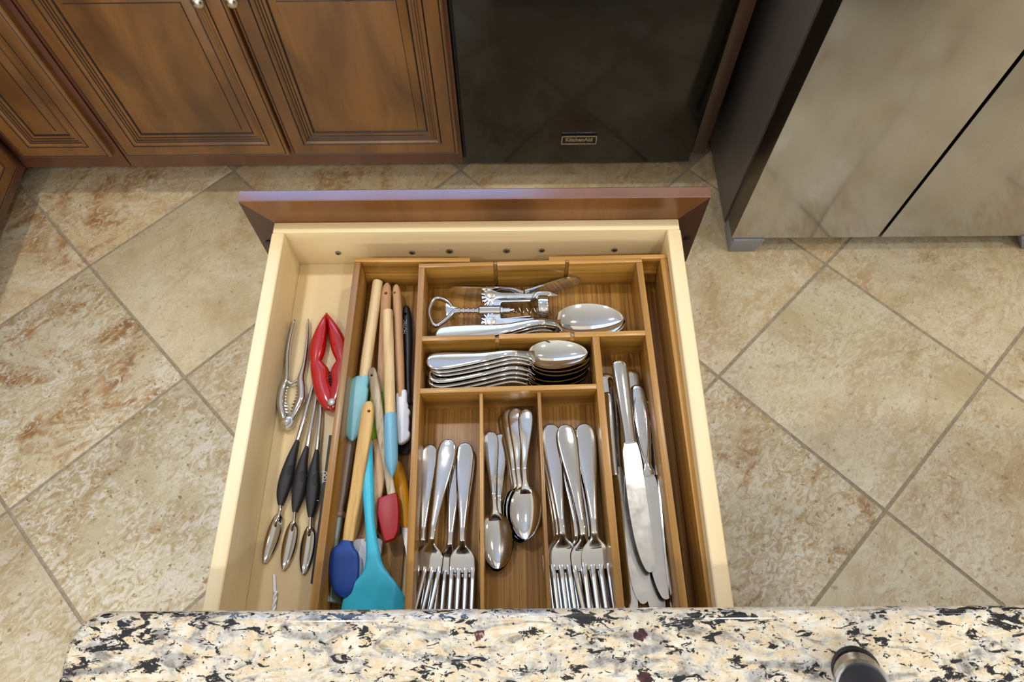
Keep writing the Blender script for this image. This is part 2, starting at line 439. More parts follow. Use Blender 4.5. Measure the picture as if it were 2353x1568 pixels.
window('added_rear_opening', -0.448, 2.848, YW0 - 0.03, 0.0, 2.318, 3, 1)  # unseen frame added around the rear fill light
for i, (x, y) in enumerate(CANS):
    bm = bmesh.new(); n = 32
    prof = [(0.068, -0.001), (0.072, -0.006), (0.088, -0.006), (0.092, -0.002), (0.092, 0.0), (0.068, 0.0)]
    rings = [[bm.verts.new((x + r * math.cos(2 * math.pi * k / n), y + r * math.sin(2 * math.pi * k / n), CEIL + z)) for k in range(n)] for r, z in prof]
    for a, b in zip(rings, rings[1:] + rings[:1]):
        for k in range(n): bm.faces.new((a[k], a[(k + 1) % n], b[(k + 1) % n], b[k]))
    o = finish(bm, 'ceiling_light', M['trim'])
    tag(o, 'round white recessed ceiling light trim, ' + ['over the aisle by the sink window', 'over the aisle by the refrigerator', 'over the island end', 'over the middle of the island', 'nearest the right wall'][i], 'ceiling light', 'recessed ceiling lights')

# floor tiles, laid diagonally
T = 0.4605; G0 = R(-0.45)
tm = None
SPEC = {}   # (i, j) -> colour controls
for k, v in {(0, 0): (0.25, 0.25, 0.25), (0, -1): (1.0, 0.9, 0.15), (1, -1): (0.45, 1.0, 0.0), (-1, 0): (1.0, 0.5, 0.7), (-1, -1): (0.9, 0.6, 0.6), (-1, 1): (0.8, 0.3, 0.85),
             (0, 1): (0.9, 0.3, 0.7), (2, -2): (1.0, 0.9, 0.2), (2, 2): (0.35, 0.45, 0.35), (3, 2): (0.3, 0.5, 0.1), (3, 1): (1.0, 0.9, 0.2), (4, 1): (0.3, 0.6, 0.1),
             (2, 3): (0.5, 0.3, 0.6), (3, 3): (0.55, 0.4, 0.3), (4, 2): (0.45, 0.6, 0.25), (4, 3): (0.5, 0.5, 0.3), (1, 2): (0.6, 0.2, 0.7)}.items(): SPEC[k] = v
bm = bmesh.new(); add_box(bm, -T / 2 + 0.0037, T / 2 - 0.0037, -T / 2 + 0.0037, T / 2 - 0.0037, -0.012, 0.0, 0.0018, 2)
tile0 = finish(bm, 'tile', M['tile'], origin=(0, 0, 0)); tm = tile0.data
bpy.data.objects.remove(tile0)
rg = random.Random(3)
for i in range(-4, 12):
    for j in range(-8, 8):
        u, v = i + 0.5, j + 0.5
        X = (u + v) / math.sqrt(2) * T; Y = (v - u) / math.sqrt(2) * T
        X, Y = X * math.cos(G0) - Y * math.sin(G0), X * math.sin(G0) + Y * math.cos(G0)
        if not (-0.45 < X < 3.1 and -2.7 < Y < 0.50): continue
        o = bpy.data.objects.new('tile', tm); COL.objects.link(o); o.parent = floor
        o.rotation_euler = (0, 0, R(-45) + G0)
        o.location = Vector((X, Y, 0.0)) - wloc(floor)
        r = SPEC.get((i, j)) or (rg.uniform(0.1, 0.9), rg.uniform(0.2, 0.8), rg.uniform(0, 0.5))
        o.color = (*r, 1)

# ------------------------------------------------------------------ far cabinets
def rings_door(bm, w, h, prof, th):
    """raised-panel door in local (x, h) with +depth out of the page; returns nothing. prof: (inset, height, glaze)"""
    loops = []
    pr = [(0.0, -th, 0)] + prof
    for ins, ht, g in pr:
        loops.append([bm.verts.new(c) for c in ((ins, -ht, ins), (w - ins, -ht, ins), (w - ins, -ht, h - ins), (ins, -ht, h - ins))])
    for k, (a, b) in enumerate(zip(loops, loops[1:])):
        for q in range(4):
            f = bm.faces.new((a[q], a[(q + 1) % 4], b[(q + 1) % 4], b[q])); f.material_index = pr[k + 1][2]
    bm.faces.new(loops[-1]); bm.faces.new(loops[0][::-1])
PROF = [(0.0, -0.005, 0), (0.002, -0.002, 0), (0.006, 0.0, 0), (0.0075, -0.0012, 1), (0.009, 0.0, 1), (0.011, 0.0006, 0), (0.039, 0.0006, 0), (0.041, -0.0014, 1), (0.0425, 0.0002, 1),
        (0.047, 0.0006, 0), (0.0510, -0.002, 0), (0.0525, -0.0044, 1), (0.0565, -0.0038, 0), (0.0585, -0.0062, 1), (0.0630, -0.0058, 0), (0.0645, -0.0082, 1), (0.071, -0.0086, 0),
        (0.0735, -0.0116, 1), (0.0755, -0.011, 1), (0.090, -0.0048, 0), (0.0935, -0.0046, 0), (0.0945, -0.0024, 1), (0.097, -0.0022, 0)]
def door(parent, x0, x1, z0, z1, Y, name='door', th=0.020, scale=1.0):
    bm = bmesh.new(); rings_door(bm, x1 - x0, z1 - z0, [(a * scale, b, g) for a, b, g in PROF], th)
    bmesh.ops.translate(bm, verts=bm.verts[:], vec=(x0, Y, z0))
    return finish(bm, name, None, parent, smooth=25, mats=[M['cab'], M['glaze']])
def knob(parent, x, y, z):
    bm = bmesh.new(); n = 20
    prof = [(0.004, 0), (0.0045, -0.012), (0.009, -0.016), (0.0135, -0.021), (0.0142, -0.026), (0.011, -0.031), (0.004, -0.0335)]
    rr = [[bm.verts.new((x + r * math.cos(2 * math.pi * k / n), y + d, z + r * math.sin(2 * math.pi * k / n))) for k in range(n)] for r, d in prof]
    for a, b in zip(rr, rr[1:]):
        for k in range(n): bm.faces.new((a[k], a[(k + 1) % n], b[(k + 1) % n], b[k]))
    bm.faces.new(rr[0]); bm.faces.new(rr[-1])
    return finish(bm, 'knob', M['knob'], parent, smooth=60)
YF = 0.252    # face frame front
YD = YF - 0.020
def base_cabinet(x0, x1, doors, label):
    t = thing('base_cabinet', ((x0 + x1) / 2, 0.55, 0.0), label, 'cabinet', 'base cabinets under the far counter')
    box('body', x0 + 0.001, x1 - 0.001, YF + 0.02, 0.876, 0.10, 0.88, M['frame'], t, bev=0.001)
    box('face_frame', x0 + 0.001, x1 - 0.001, YF, YF + 0.0195, 0.10, 0.88, M['frame'], t, bev=0.0015)
    box('toe_kick', x0 + 0.002, x1 - 0.002, YF + 0.11, YF + 0.128, 0.001, 0.099, M['frame'], t, bev=0.001)
    for a, b, kx in doors:
        d = door(t, a, b, 0.156, 0.700, YD + 0.0005)
        if kx: knob(d, kx, YD, 0.628)
        dr = door(t, a, b, 0.715, 0.865, YD + 0.0005, 'drawer_front', scale=0.55)
        knob(dr, (a + b) / 2, YD, 0.79)
    return t
base_cabinet(-0.185, 0.100, [(-0.152, 0.083, None)], 'narrow brown raised panel cabinet in the far left corner')
base_cabinet(0.102, 0.997, [(0.119, 0.5478, 0.504), (0.5555, 0.988, 0.572)], 'brown glazed double door cabinet left of the black dishwasher')
# cabinet run along the left wall, facing +X
tL = thing('base_cabinet', (-0.5, -0.2, 0.0), 'dark brown cabinet run side on at the left edge of the photo', 'cabinet', 'base cabinets under the far counter')
XF = -0.186
box('body', XW0 + 0.004, XF - 0.02, -1.2, YF - 0.002, 0.10, 0.88, M['frame'], tL)
box('face_frame', XF - 0.0195, XF, -1.2, YF - 0.002, 0.10, 0.88, M['frame'], tL, bev=0.0015)
box('toe_kick', XF - 0.115, XF - 0.10, -1.2, YF - 0.002, 0.001, 0.099, M['frame'], tL)
for y0, y1 in ((-0.31, 0.222), (-0.86, -0.33)):
    for z0, z1, nm, sc in ((0.140, 0.700, 'door', 1.0), (0.715, 0.865, 'drawer_front', 0.55)):
        bm = bmesh.new(); rings_door(bm, y1 - y0, z1 - z0, [(a * sc, b, g) for a, b, g in PROF], 0.02)
        bmesh.ops.rotate(bm, verts=bm.verts[:], matrix=Matrix.Rotation(R(90), 3, 'Z'))
        bmesh.ops.translate(bm, verts=bm.verts[:], vec=(XF + 0.0205, y0, z0))
        finish(bm, nm, None, tL, smooth=25, mats=[M['cab'], M['glaze']])
# far worktop (L shaped, granite)
bm = bmesh.new()
for a in ((XW0 + 0.003, 1.650, YF - 0.035, 0.877), (XW0 + 0.003, XF + 0.035, -1.2, YF - 0.035)):
    add_box(bm, a[0], a[1], a[2], a[3], 0.8835, 0.914, 0.008, 3)
tag(finish(bm, 'worktop', M['granite']), 'speckled granite worktop over the far brown cabinets', 'worktop')

# dishwasher
dw = thing('dishwasher', (1.302, 0.55, 0.0), 'glossy black dishwasher with a small badge between the cabinets', 'dishwasher')
box('tub', 1.010, 1.596, YF + 0.045, 0.84, 0.104, 0.866, M['black_matte'], dw)
box('front_panel', 1.006, 1.603, YF, YF + 0.040, 0.098, 0.866, M['black_gloss'], dw, bev=0.003)
box('toe_panel', 1.006, 1.602, YF + 0.11, YF + 0.125, 0.002, 0.097, M['black_matte'], dw)
box('dark_gap_strip', 0.998, 1.0055, YF + 0.012, YF + 0.05, 0.11, 0.866, M['black_matte'], dw, bev=0.001)  # black strip standing in for the shaded gap beside the cabinet
bx0, bx1, bz0, bz1 = 1.2555, 1.346, 0.1745, 0.2035
bd = bmesh.new(); add_box(bd, bx0, bx1, YF - 0.0028, YF - 0.0002, bz0, bz1, 0.0012, 2)
badge = finish(bd, 'badge', M['black_matte'], dw)
bm = bmesh.new()
t_ = 0.0026
for a in ((bx0, bx1, bz0, bz0 + t_), (bx0, bx1, bz1 - t_, bz1), (bx0, bx0 + t_, bz0, bz1), (bx1 - t_, bx1, bz0, bz1)):
    add_box(bm, a[0], a[1], YF - 0.0062, YF - 0.0026, a[2], a[3], 0.0009, 2)
finish(bm, 'badge_rim', M['knob'], badge)
text('badge_lettering', 'KitchenAid', 0.0172, M['goldprint'], Matrix.Translation(((bx0 + bx1) / 2, YF - 0.0032, (bz0 + bz1) / 2 - 0.0005)) @ Matrix.Rotation(R(90), 4, 'X'), badge, ext=0.0004, bold=0.0004, sx=0.90)
pn = thing('end_panel', (1.627, 0.5, 0.0), 'brown wooden end panel between the dishwasher and the refrigerator', 'panel')
box('panel_board', 1.609, 1.645, 0.268, 0.876, 0.114, 0.880, M['front_stile'], pn, bev=0.002)
box('plinth', 1.609, 1.640, 0.375, 0.876, 0.001, 0.113, M['front_stile'], pn, bev=0.001)

# refrigerator
fr = thing('refrigerator', (2.15, 0.4, 0.0), 'stainless steel side by side refrigerator on grey feet', 'refrigerator')
box('body', 1.698, 2.598, 0.112, 0.80, 0.018, 1.78, M['fridge_side'], fr, bev=0.004)
box('gasket', 1.706, 2.59, 0.098, 0.1115, 0.065, 1.77, M['black_matte'], fr, bev=0.001)
def fr_door(x0, x1):
    bm = bmesh.new(); add_box(bm, x0, x1, 0.030, 0.0975, 0.055, 1.78, 0.003, 2)
    d = finish(bm, 'door', None, fr, mats=[M['fridge'], M['fridge_edge']])
    for p in d.data.polygons:
        if abs(p.normal.y) < 0.5: p.material_index = 1
    return d
dl = fr_door(1.697, 2.0765); dr_ = fr_door(2.0845, 2.598)
for hx, dd in ((2.052, dl), (2.109, dr_)):
    bm = bmesh.new()
    sweep(bm, [(hx, 0.030, 0.735, 0.009, 0.009), (hx, -0.012, 0.737, 0.010, 0.010), (hx, -0.030, 0.765, 0.012, 0.010), (hx, -0.032, 1.1, 0.012, 0.010), (hx, -0.030, 1.48, 0.012, 0.010), (hx, -0.012, 1.508, 0.010, 0.010), (hx, 0.030, 1.51, 0.009, 0.009)], n=14, sub=5, up=Vector((1, 0, 0)))
    finish(bm, 'handle', M['satin'], dd)
for x0, x1 in ((1.703, 1.772), (2.482, 2.56)):
    bm = bmesh.new(); vs = add_box(bm, x0, x1, 0.026, 0.108, 0.0, 0.052, 0.002, 2)
    for v in bm.verts:
        if v.co.x > (x0 + x1) / 2 and v.co.z > 0.026 and x0 < 2: v.co.x += 0.012
        if v.co.x < (x0 + x1) / 2 and v.co.z > 0.026 and x0 > 2: v.co.x -= 0.030
    finish(bm, 'foot', M['grey_plastic'], fr)

# ------------------------------------------------------------------ island
isl = thing('island_cabinet', (1.6, -1.5, 0.0), 'brown island cabinet below the speckled granite in the foreground', 'cabinet')
IY = -0.992
box('side_panel', 0.775, 0.795, -1.98, IY, 0.1, 0.882, M['frame'], isl)
box('side_panel', 2.60, 2.62, -1.98, IY, 0.1, 0.882, M['frame'], isl)
box('divider_panel', 1.372, 1.392, -1.96, IY - 0.021, 0.1, 0.882, M['frame'], isl)
box('back_panel', 0.796, 2.599, -1.98, -1.962, 0.1, 0.882, M['frame'], isl)
box('bottom_panel', 0.796, 1.371, -1.961, IY - 0.021, 0.1, 0.118, M['frame'], isl)
box('bottom_panel', 1.393, 2.599, -1.961, IY - 0.021, 0.1, 0.118, M['frame'], isl)
box('toe_kick', 0.81, 2.59, -1.95, IY - 0.07, 0.001, 0.099, M['frame'], isl)
box('top_rail', 0.796, 2.599, IY - 0.020, IY, 0.850, 0.882, M['frame'], isl)
box('middle_rail', 0.796, 2.599, IY - 0.020, IY, 0.690, 0.715, M['frame'], isl)
box('face_panel', 1.394, 2.599, IY - 0.020, IY, 0.119, 0.689, M['frame'], isl)
box('stile', 1.352, 1.393, IY - 0.0199, IY, 0.119, 0.689, M['frame'], isl)
for a, b in ((0.79, 1.378), (1.386, 1.98), (1.988, 2.59)):
    bm = bmesh.new(); rings_door(bm, b - a, 0.57, PROF, 0.02)
    bmesh.ops.rotate(bm, verts=bm.verts[:], matrix=Matrix.Rotation(R(180), 3, 'Z'))
    bmesh.ops.translate(bm, verts=bm.verts[:], vec=(b, IY + 0.0205, 0.122))
    finish(bm, 'door', None, isl, smooth=25, mats=[M['cab'], M['glaze']])
    if a > 1.38:
        bm = bmesh.new(); rings_door(bm, b - a, 0.145, [(p * 0.55, q, g) for p, q, g in PROF], 0.02)
        bmesh.ops.rotate(bm, verts=bm.verts[:], matrix=Matrix.Rotation(R(180), 3, 'Z'))
        bmesh.ops.translate(bm, verts=bm.verts[:], vec=(b, IY + 0.0205, 0.708))
        finish(bm, 'drawer_front', None, isl, smooth=25, mats=[M['cab'], M['glaze']])
# island worktop with eased edge and rounded corner
def slab(name, x0, x1, y0, y1, z0, z1, rc, re, mat):
    pts = []
    for cx, cy, a0 in ((x1 - rc, y1 - rc, 0), (x0 + rc, y1 - rc, 90), (x0 + rc, y0 + rc, 180), (x1 - rc, y0 + rc, 270)):
        for k in range(9):
            a = R(a0 + 90 * k / 8); pts.append((cx, cy, math.cos(a), math.sin(a)))
    bm = bmesh.new(); loops = []
    levels = [(z0 + re * (1 - math.cos(R(a))), -re * (1 - math.sin(R(a)))) for a in (0, 30, 60, 90)] + [(z1 - re * (1 - math.cos(R(a))), -re * (1 - math.sin(R(a)))) for a in (90, 75, 60, 45, 30, 15, 0)]
    levels = [(z0, -re)] + levels[1:]
    for z, d in levels:
        loops.append([bm.verts.new((cx + c * (rc + d), cy + s * (rc + d), z)) for cx, cy, c, s in pts])
    n = len(pts)
    for a, b in zip(loops, loops[1:]):
        for k in range(n): bm.faces.new((a[k], a[(k + 1) % n], b[(k + 1) % n], b[k]))
    bm.faces.new(loops[0][::-1]); bm.faces.new(loops[-1])
    return finish(bm, name, mat, smooth=30)
tag(slab('island_worktop', 0.747, 2.66, -2.02, -0.9615, 0.8835, 0.914, 0.030, 0.0125, M['granite']), 'speckled granite island worktop along the bottom of the photo', 'worktop')

# ------------------------------------------------------------------ the open drawer
ZF, ZB, ZFL = 0.855, 0.811, 0.738
DX0, DX1 = 0.8155, 1.3475
DI0, DI1 = 0.8325, 1.3295
DYB, DYI, DYE = -0.4735, -0.491, -1.02
dr = thing('drawer', (1.08, -0.75, 0.72), 'open pale wooden drawer with a brown front, holding the cutlery', 'drawer')
bm = bmesh.new(); add_box(bm, 0.784, 1.3785, DYB, DYB + 0.019, 0.708, ZF, 0, 2)
es = [e for e in bm.edges if all(v.co.y > DYB + 0.01 for v in e.verts)]
bmesh.ops.bevel(bm, geom=es, offset=0.0075, segments=3, affect='EDGES', profile=0.7)
es = [e for e in bm.edges if all(v.co.y < DYB + 0.001 for v in e.verts)]
bmesh.ops.bevel(bm, geom=es, offset=0.0008, segments=1, affect='EDGES')
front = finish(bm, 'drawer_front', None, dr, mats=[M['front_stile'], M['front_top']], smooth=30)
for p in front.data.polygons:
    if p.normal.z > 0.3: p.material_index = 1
# mitred frame pieces on the back of the front: rails and stiles
def prism(name, quad, y0, y1, mat, parent):
    bm = bmesh.new(); a = [bm.verts.new((x, y0, z)) for x, z in quad]; b = [bm.verts.new((x, y1, z)) for x, z in quad]
    for k in range(4): bm.faces.new((a[k], a[(k + 1) % 4], b[(k + 1) % 4], b[k]))
    bm.faces.new(a[::-1]); bm.faces.new(b)
    return finish(bm, name, mat, parent)
fx0, fx1, fz0, fz1 = 0.7848, 1.3777, 0.7088, ZF - 0.0008
mi, mz = 0.036, 0.050
prism('rail', [(fx0, fz1), (fx1, fz1), (fx1 - mi, fz1 - mz), (fx0 + mi, fz1 - mz)], DYB - 0.0004, DYB + 0.0002, M['front_back'], front)
prism('stile', [(fx0, fz1), (fx0 + mi, fz1 - mz), (fx0 + mi, fz0 + mz), (fx0, fz0)], DYB - 0.0003, DYB + 0.0002, M['front_stile'], front)
prism('stile', [(fx1, fz1), (fx1 - mi, fz1 - mz), (fx1 - mi, fz0 + mz), (fx1, fz0)], DYB - 0.0003, DYB + 0.0002, M['front_stile'], front)
for x in (0.7955, 1.367):
    p = disc('bumper', (x, DYB - 0.0012, 0.766), 0.0048, 0.002, M['black_nylon'], front, 'Y')
box('box_front', DX0 + 0.001, DX1 - 0.001, DYI, DYB - 0.0006, ZFL - 0.012, ZB, M['pale_x'], dr, bev=0.0022)
box('box_side', DX0, DI0, DYE, DYI + 0.0012, ZFL - 0.014, ZB + 0.0002, M['pale_y'], dr, bev=0.0032, seg=3)
box('box_side', DI1, DX1, DYE, DYI + 0.0012, ZFL - 0.014, ZB + 0.0002, M['pale_y'], dr, bev=0.0032, seg=3)
box('box_back', DI0 + 0.0005, DI1 - 0.0005, DYE, DYE + 0.016, ZFL - 0.012, ZB, M['pale_x'], dr)
box('bottom', DI0 + 0.0003, DI1 - 0.0003, DYE + 0.0165, DYI - 0.0003, ZFL - 0.008, ZFL, M['ply'], dr, bev=0)
for x, y in ((777, 581), (947, 580), (1033, 577), (1164, 576), (1245, 575), (1412, 574)):
    p = aty(x, y, DYI)
    s = disc('screw', (p.x, DYI - 0.0006, p.z), 0.0040 if x not in (1033, 1164) else 0.0047, 0.0024, M['screw'], dr, 'Y', n=18, bev=0.0008)
    bm = bmesh.new(); add_box(bm, p.x - 0.0024, p.x + 0.0024, DYI - 0.0021, DYI - 0.0016, p.z - 0.0005, p.z + 0.0005); add_box(bm, p.x - 0.0005, p.x + 0.0005, DYI - 0.0021, DYI - 0.0016, p.z - 0.0024, p.z + 0.0024)
    finish(bm, 'cross_slot', M['black_matte'], s)

# ------------------------------------------------------------------ bamboo organiser
org = thing('cutlery_tray', (1.13, -0.75, ZFL), 'expandable bamboo cutlery tray with eight compartments in the drawer', 'cutlery tray')
MT, MF = 0.800, 0.7475        # main tray wall top, floor top
STP, SF = 0.7955, 0.7435      # side trays
def rotxf(cx, cy, a):
    c, s = math.cos(a), math.sin(a)
    return lambda v: Vector((cx + (v.x - cx) * c - (v.y - cy) * s, cy + (v.x - cx) * s + (v.y - cy) * c, v.z))
MX = rotxf(1.0081, -0.5324, R(1.15))
LX = rotxf(0.9237, -0.5201, R(-0.65)); RX = rotxf(1.3285, -0.5190, R(0.7))
m0, m1 = 1.0081, 1.2953; mb, mfr = -0.5332, -0.985; wt = 0.0078
def plank(name, x0, x1, y0, y1, z0, z1, mat, xf=MX, bev=0.0007): return box(name, x0, x1, y0, y1, z0, z1, mat, org, bev=bev, xf=xf)
# left pull-out: wall, back strip, floor
plank('side_wall', 0.9237, 0.9322, -0.985, -0.5266, ZFL + 0.0008, STP, M['bam_y'], LX)
plank('back_strip', 0.9237, 1.0736, -0.5262, -0.5201, SF, STP, M['bam_x'], LX)
plank('back_rail', 0.9325, 1.0065, -0.5305, -0.5265, SF, STP - 0.026, M['bam_x'], LX)
plank('tray_floor', 0.9324, 1.0072, -0.985, -0.5306, ZFL + 0.0008, SF, M['bam_f'], LX, bev=0.0002)
# right pull-out
plank('side_wall', 1.3200, 1.3285, -0.985, -0.5256, ZFL + 0.0008, STP, M['bam_y'], RX)
plank('back_strip', 1.1758, 1.3285, -0.5252, -0.5190, SF, STP, M['bam_x'], RX)
plank('back_rail', 1.2975, 1.3197, -0.5302, -0.5255, SF, STP - 0.026, M['bam_x'], RX)
plank('tray_floor', 1.3045, 1.3198, -0.985, -0.5306, ZFL + 0.0008, SF, M['bam_f'], RX, bev=0.0002)
# main tray
plank('side_wall', m0, m0 + wt, mfr, mb - 0.0062, MF - 0.006, MT, M['bam_y'])
plank('side_wall', m1 - wt, m1, mfr, mb - 0.0062, MF - 0.006, MT, M['bam_y'])
plank('tray_floor', m0 + wt + 0.0002, m1 - wt - 0.0002, mfr, mb - 0.0062, MF - 0.006, MF, M['bam_f'], bev=0.0002)
# back wall in three boards with two divider slots
s1, s2 = 1.1040, 1.1965
for a, b in ((m0, s1), (s1 + 0.0048, s2), (s2 + 0.0048, m1)):
    plank('back_board', a, b, mb - 0.0060, mb, MF - 0.006, MT, M['bam_x'])
plank('back_board', s1 + 0.0001, s1 + 0.0047, mb - 0.0032, mb - 0.0002, MF - 0.006, MT - 0.0006, M['bam_f'])
plank('back_board', s2 + 0.0001, s2 + 0.0047, mb - 0.0032, mb - 0.0002, MF - 0.006, MT - 0.0006, M['bam_f'])
# cross dividers
D1, D2 = -0.6383, -0.7075
n1, n2 = 1.1045, 1.1965
for a, b in ((m0 + wt - 0.0008, n1), (n1 + 0.0048, n2), (n2 + 0.0048, m1 - wt + 0.0008)):
    plank('cross_divider', a, b, D1 - 0.0068, D1, MF, MT - 0.0006, M['bam_x'])
for a in (n1, n2): plank('cross_divider', a - 0.0004, a + 0.0052, D1 - 0.0066, D1 - 0.0002, MF, MT - 0.0095, M['bam_x'])
plank('cross_divider', m0 + wt - 0.0008, 1.2228, D2 - 0.0066, D2, MF, MT - 0.0006, M['bam_x'])
plank('long_divider', 1.2228, 1.2312, mfr, D1 - 0.0070, MF, MT - 0.0003, M['bam_y'])
plank('thin_divider', 1.0850, 1.0892, mfr, D2 - 0.0050, MF, MT - 0.0035, M['bam_y'], bev=0.0014)
plank('thin_divider', 1.1530, 1.1572, mfr, D2 - 0.0050, MF, MT - 0.0035, M['bam_y'], bev=0.0014)

# ------------------------------------------------------------------ cutlery models (local: handle end at y=0, tip at +y, lying on z=0)
def lsweep(name, st, mat, **k):
    bm = bmesh.new(); sweep(bm, st, **k); o = finish(bm, name, mat, smooth=55, origin=(0, 0, 0)); me = o.data; bpy.data.objects.remove(o); return me
def fin_me(bm, name, mat, smooth=50):
    o = finish(bm, name, mat, smooth=smooth, origin=(0, 0, 0)); me = o.data; bpy.data.objects.remove(o); return me
def handle_st(L, wmul=1.0, neckz=0.0135, endz=0.0035, nf=0.59):
    k = L * nf / 0.118
    return [(0, 0.0, endz - .0003, .0014, .0007), (0, .002 * k, endz, .0052 * wmul, .0011, 2.4), (0, .006 * k, endz, .0082 * wmul, .0013, 2.8), (0, .013 * k, endz, .0097 * wmul, .0013, 2.8), (0, .024 * k, endz + .0003, .0100 * wmul, .0013, 2.8),
            (0, .045 * k, endz + .002, .0086 * wmul, .0014, 2.8), (0, .075 * k, endz + .0055, .0058 * wmul, .0016, 2.6), (0, .102 * k, neckz - .001, .0040 * wmul, .0018, 2.4), (0, .116 * k, neckz, .0035 * wmul, .0020, 2.2)]
def bowl_me(name, y0, L, wmax, depth, zn, zt, th=0.0016):
    bm = bmesh.new(); nt, nu = 26, 14
    def S(t, u, o):
        tt = 0.5 - 0.5 * math.cos(math.pi * (0.02 + 0.97 * t))
        ta = tt ** 0.84
        w = wmax * (4 * ta * (1 - ta)) ** 0.52
        d = depth * (4 * ta * (1 - ta)) ** 0.70
        zr = zn * (1 - tt) ** 1.6 + zt * (1 - (1 - tt) ** 1.6)
        z = zr - d * (1 - u * u)
        return Vector(((w - (0.0 if o else 0.0008)) * u, y0 + L * tt, z - (th if o else 0)))
    g = [[[bm.verts.new(S(i / nt, math.sin(math.pi / 2 * (-1 + 2 * j / nu)), o)) for j in range(nu + 1)] for i in range(nt + 1)] for o in (0, 1)]
    for o in (0, 1):
        for i in range(nt):
            for j in range(nu): bm.faces.new((g[o][i][j], g[o][i][j + 1], g[o][i + 1][j + 1], g[o][i + 1][j]))
    for i in range(nt):
        for j in (0, nu): bm.faces.new((g[0][i][j], g[0][i + 1][j], g[1][i + 1][j], g[1][i][j]))
    for i in (0, nt):
        for j in range(nu): bm.faces.new((g[0][i][j], g[0][i][j + 1], g[1][i][j + 1], g[1][i][j]))
    return fin_me(bm, name, M['chrome'], 60)
def spoon_model(L, bowlL, wmax, depth, hw=1.0):
    zn = depth + 0.0022
    yb = L - bowlL
    st = handle_st(L, hw, depth + 0.0070, nf=(yb - 0.016) / L)
    st = [s for s in st if s[1] < yb - 0.012]
    st += [(0, yb - .006, zn + .0016, .0040 * hw, .0019, 2.2), (0, yb + .001, zn - .0006, .0056, .0013, 2.2), (0, yb + .007, zn - .0030 - depth * .12, .0085, .0008, 2.2)]
    return [('handle', lsweep('spoon_handle', st, M['chrome'], n=18, sub=4)), ('bowl', bowl_me('spoon_bowl', yb - 0.001, bowlL + 0.001, wmax, depth, zn, zn + 0.001))]
def fork_model(L, wmax, hw=1.0):
    zn = 0.0125; y1 = 0.735 * L
    st = handle_st(L, hw, zn, nf=0.54)
    hd = [(0, 0.575 * L, zn - .0015, .0035 * hw, .0019, 2.2), (0, 0.605 * L, zn - .0040, .0050, .0015, 2.4), (0, 0.635 * L, .0058, wmax * .74, .0012, 3.0), (0, 0.665 * L, .0040, wmax * .97, .0011, 3.2), (0, 0.710 * L, .0030, wmax, .0010, 3.4), (0, y1 + .002, .0029, wmax, .0010, 3.4)]
    st += [hd[0], (0, 0.605 * L, zn - .0040, .0042, .0012, 2.4), (0, 0.625 * L, zn - .0056, .0050, .0006, 2.4)]
    hd = [(0, 0.555 * L, zn - .0004, .0030 * hw, .0014, 2.2)] + hd
    parts = [('handle', lsweep('fork_handle', st, M['chrome'], n=16, sub=4)), ('head', lsweep('fork_head', hd, M['chrome'], n=20, sub=4))]
    tines = []
    tw = wmax * 2 / (4 + 3 * 0.40); gap = tw * 0.40
    for k in range(4):
        cx = -wmax + tw / 2 + k * (tw + gap)
        t = [(cx, y1 - .004, .0028, tw / 2, .0009, 3.0), (cx, y1 + .006, .0046, tw / 2, .00095, 2.8), (cx, y1 + .45 * (L - y1), .0112, tw / 2 * .92, .0009, 2.6), (cx, y1 + .80 * (L - y1), .0186, tw / 2 * .74, .0008, 2.4), (cx, L, .0230, tw * .2, .0005, 2.0)]
        tines.append(('tine', lsweep('fork_tine', t, M['chrome'], n=10, sub=3)))
    return parts, tines
def blade_me(name, pts, th, mat, z=0.0):
    bm = bmesh.new()
    a = [bm.verts.new((x, y, z + th)) for x, y in pts]; f = bm.faces.new(a)
    r = bmesh.ops.extrude_face_region(bm, geom=[f])
    for v in [g for g in r['geom'] if isinstance(g, bmesh.types.BMVert)]: v.co.z = z
    return fin_me(bm, name, mat, 30)
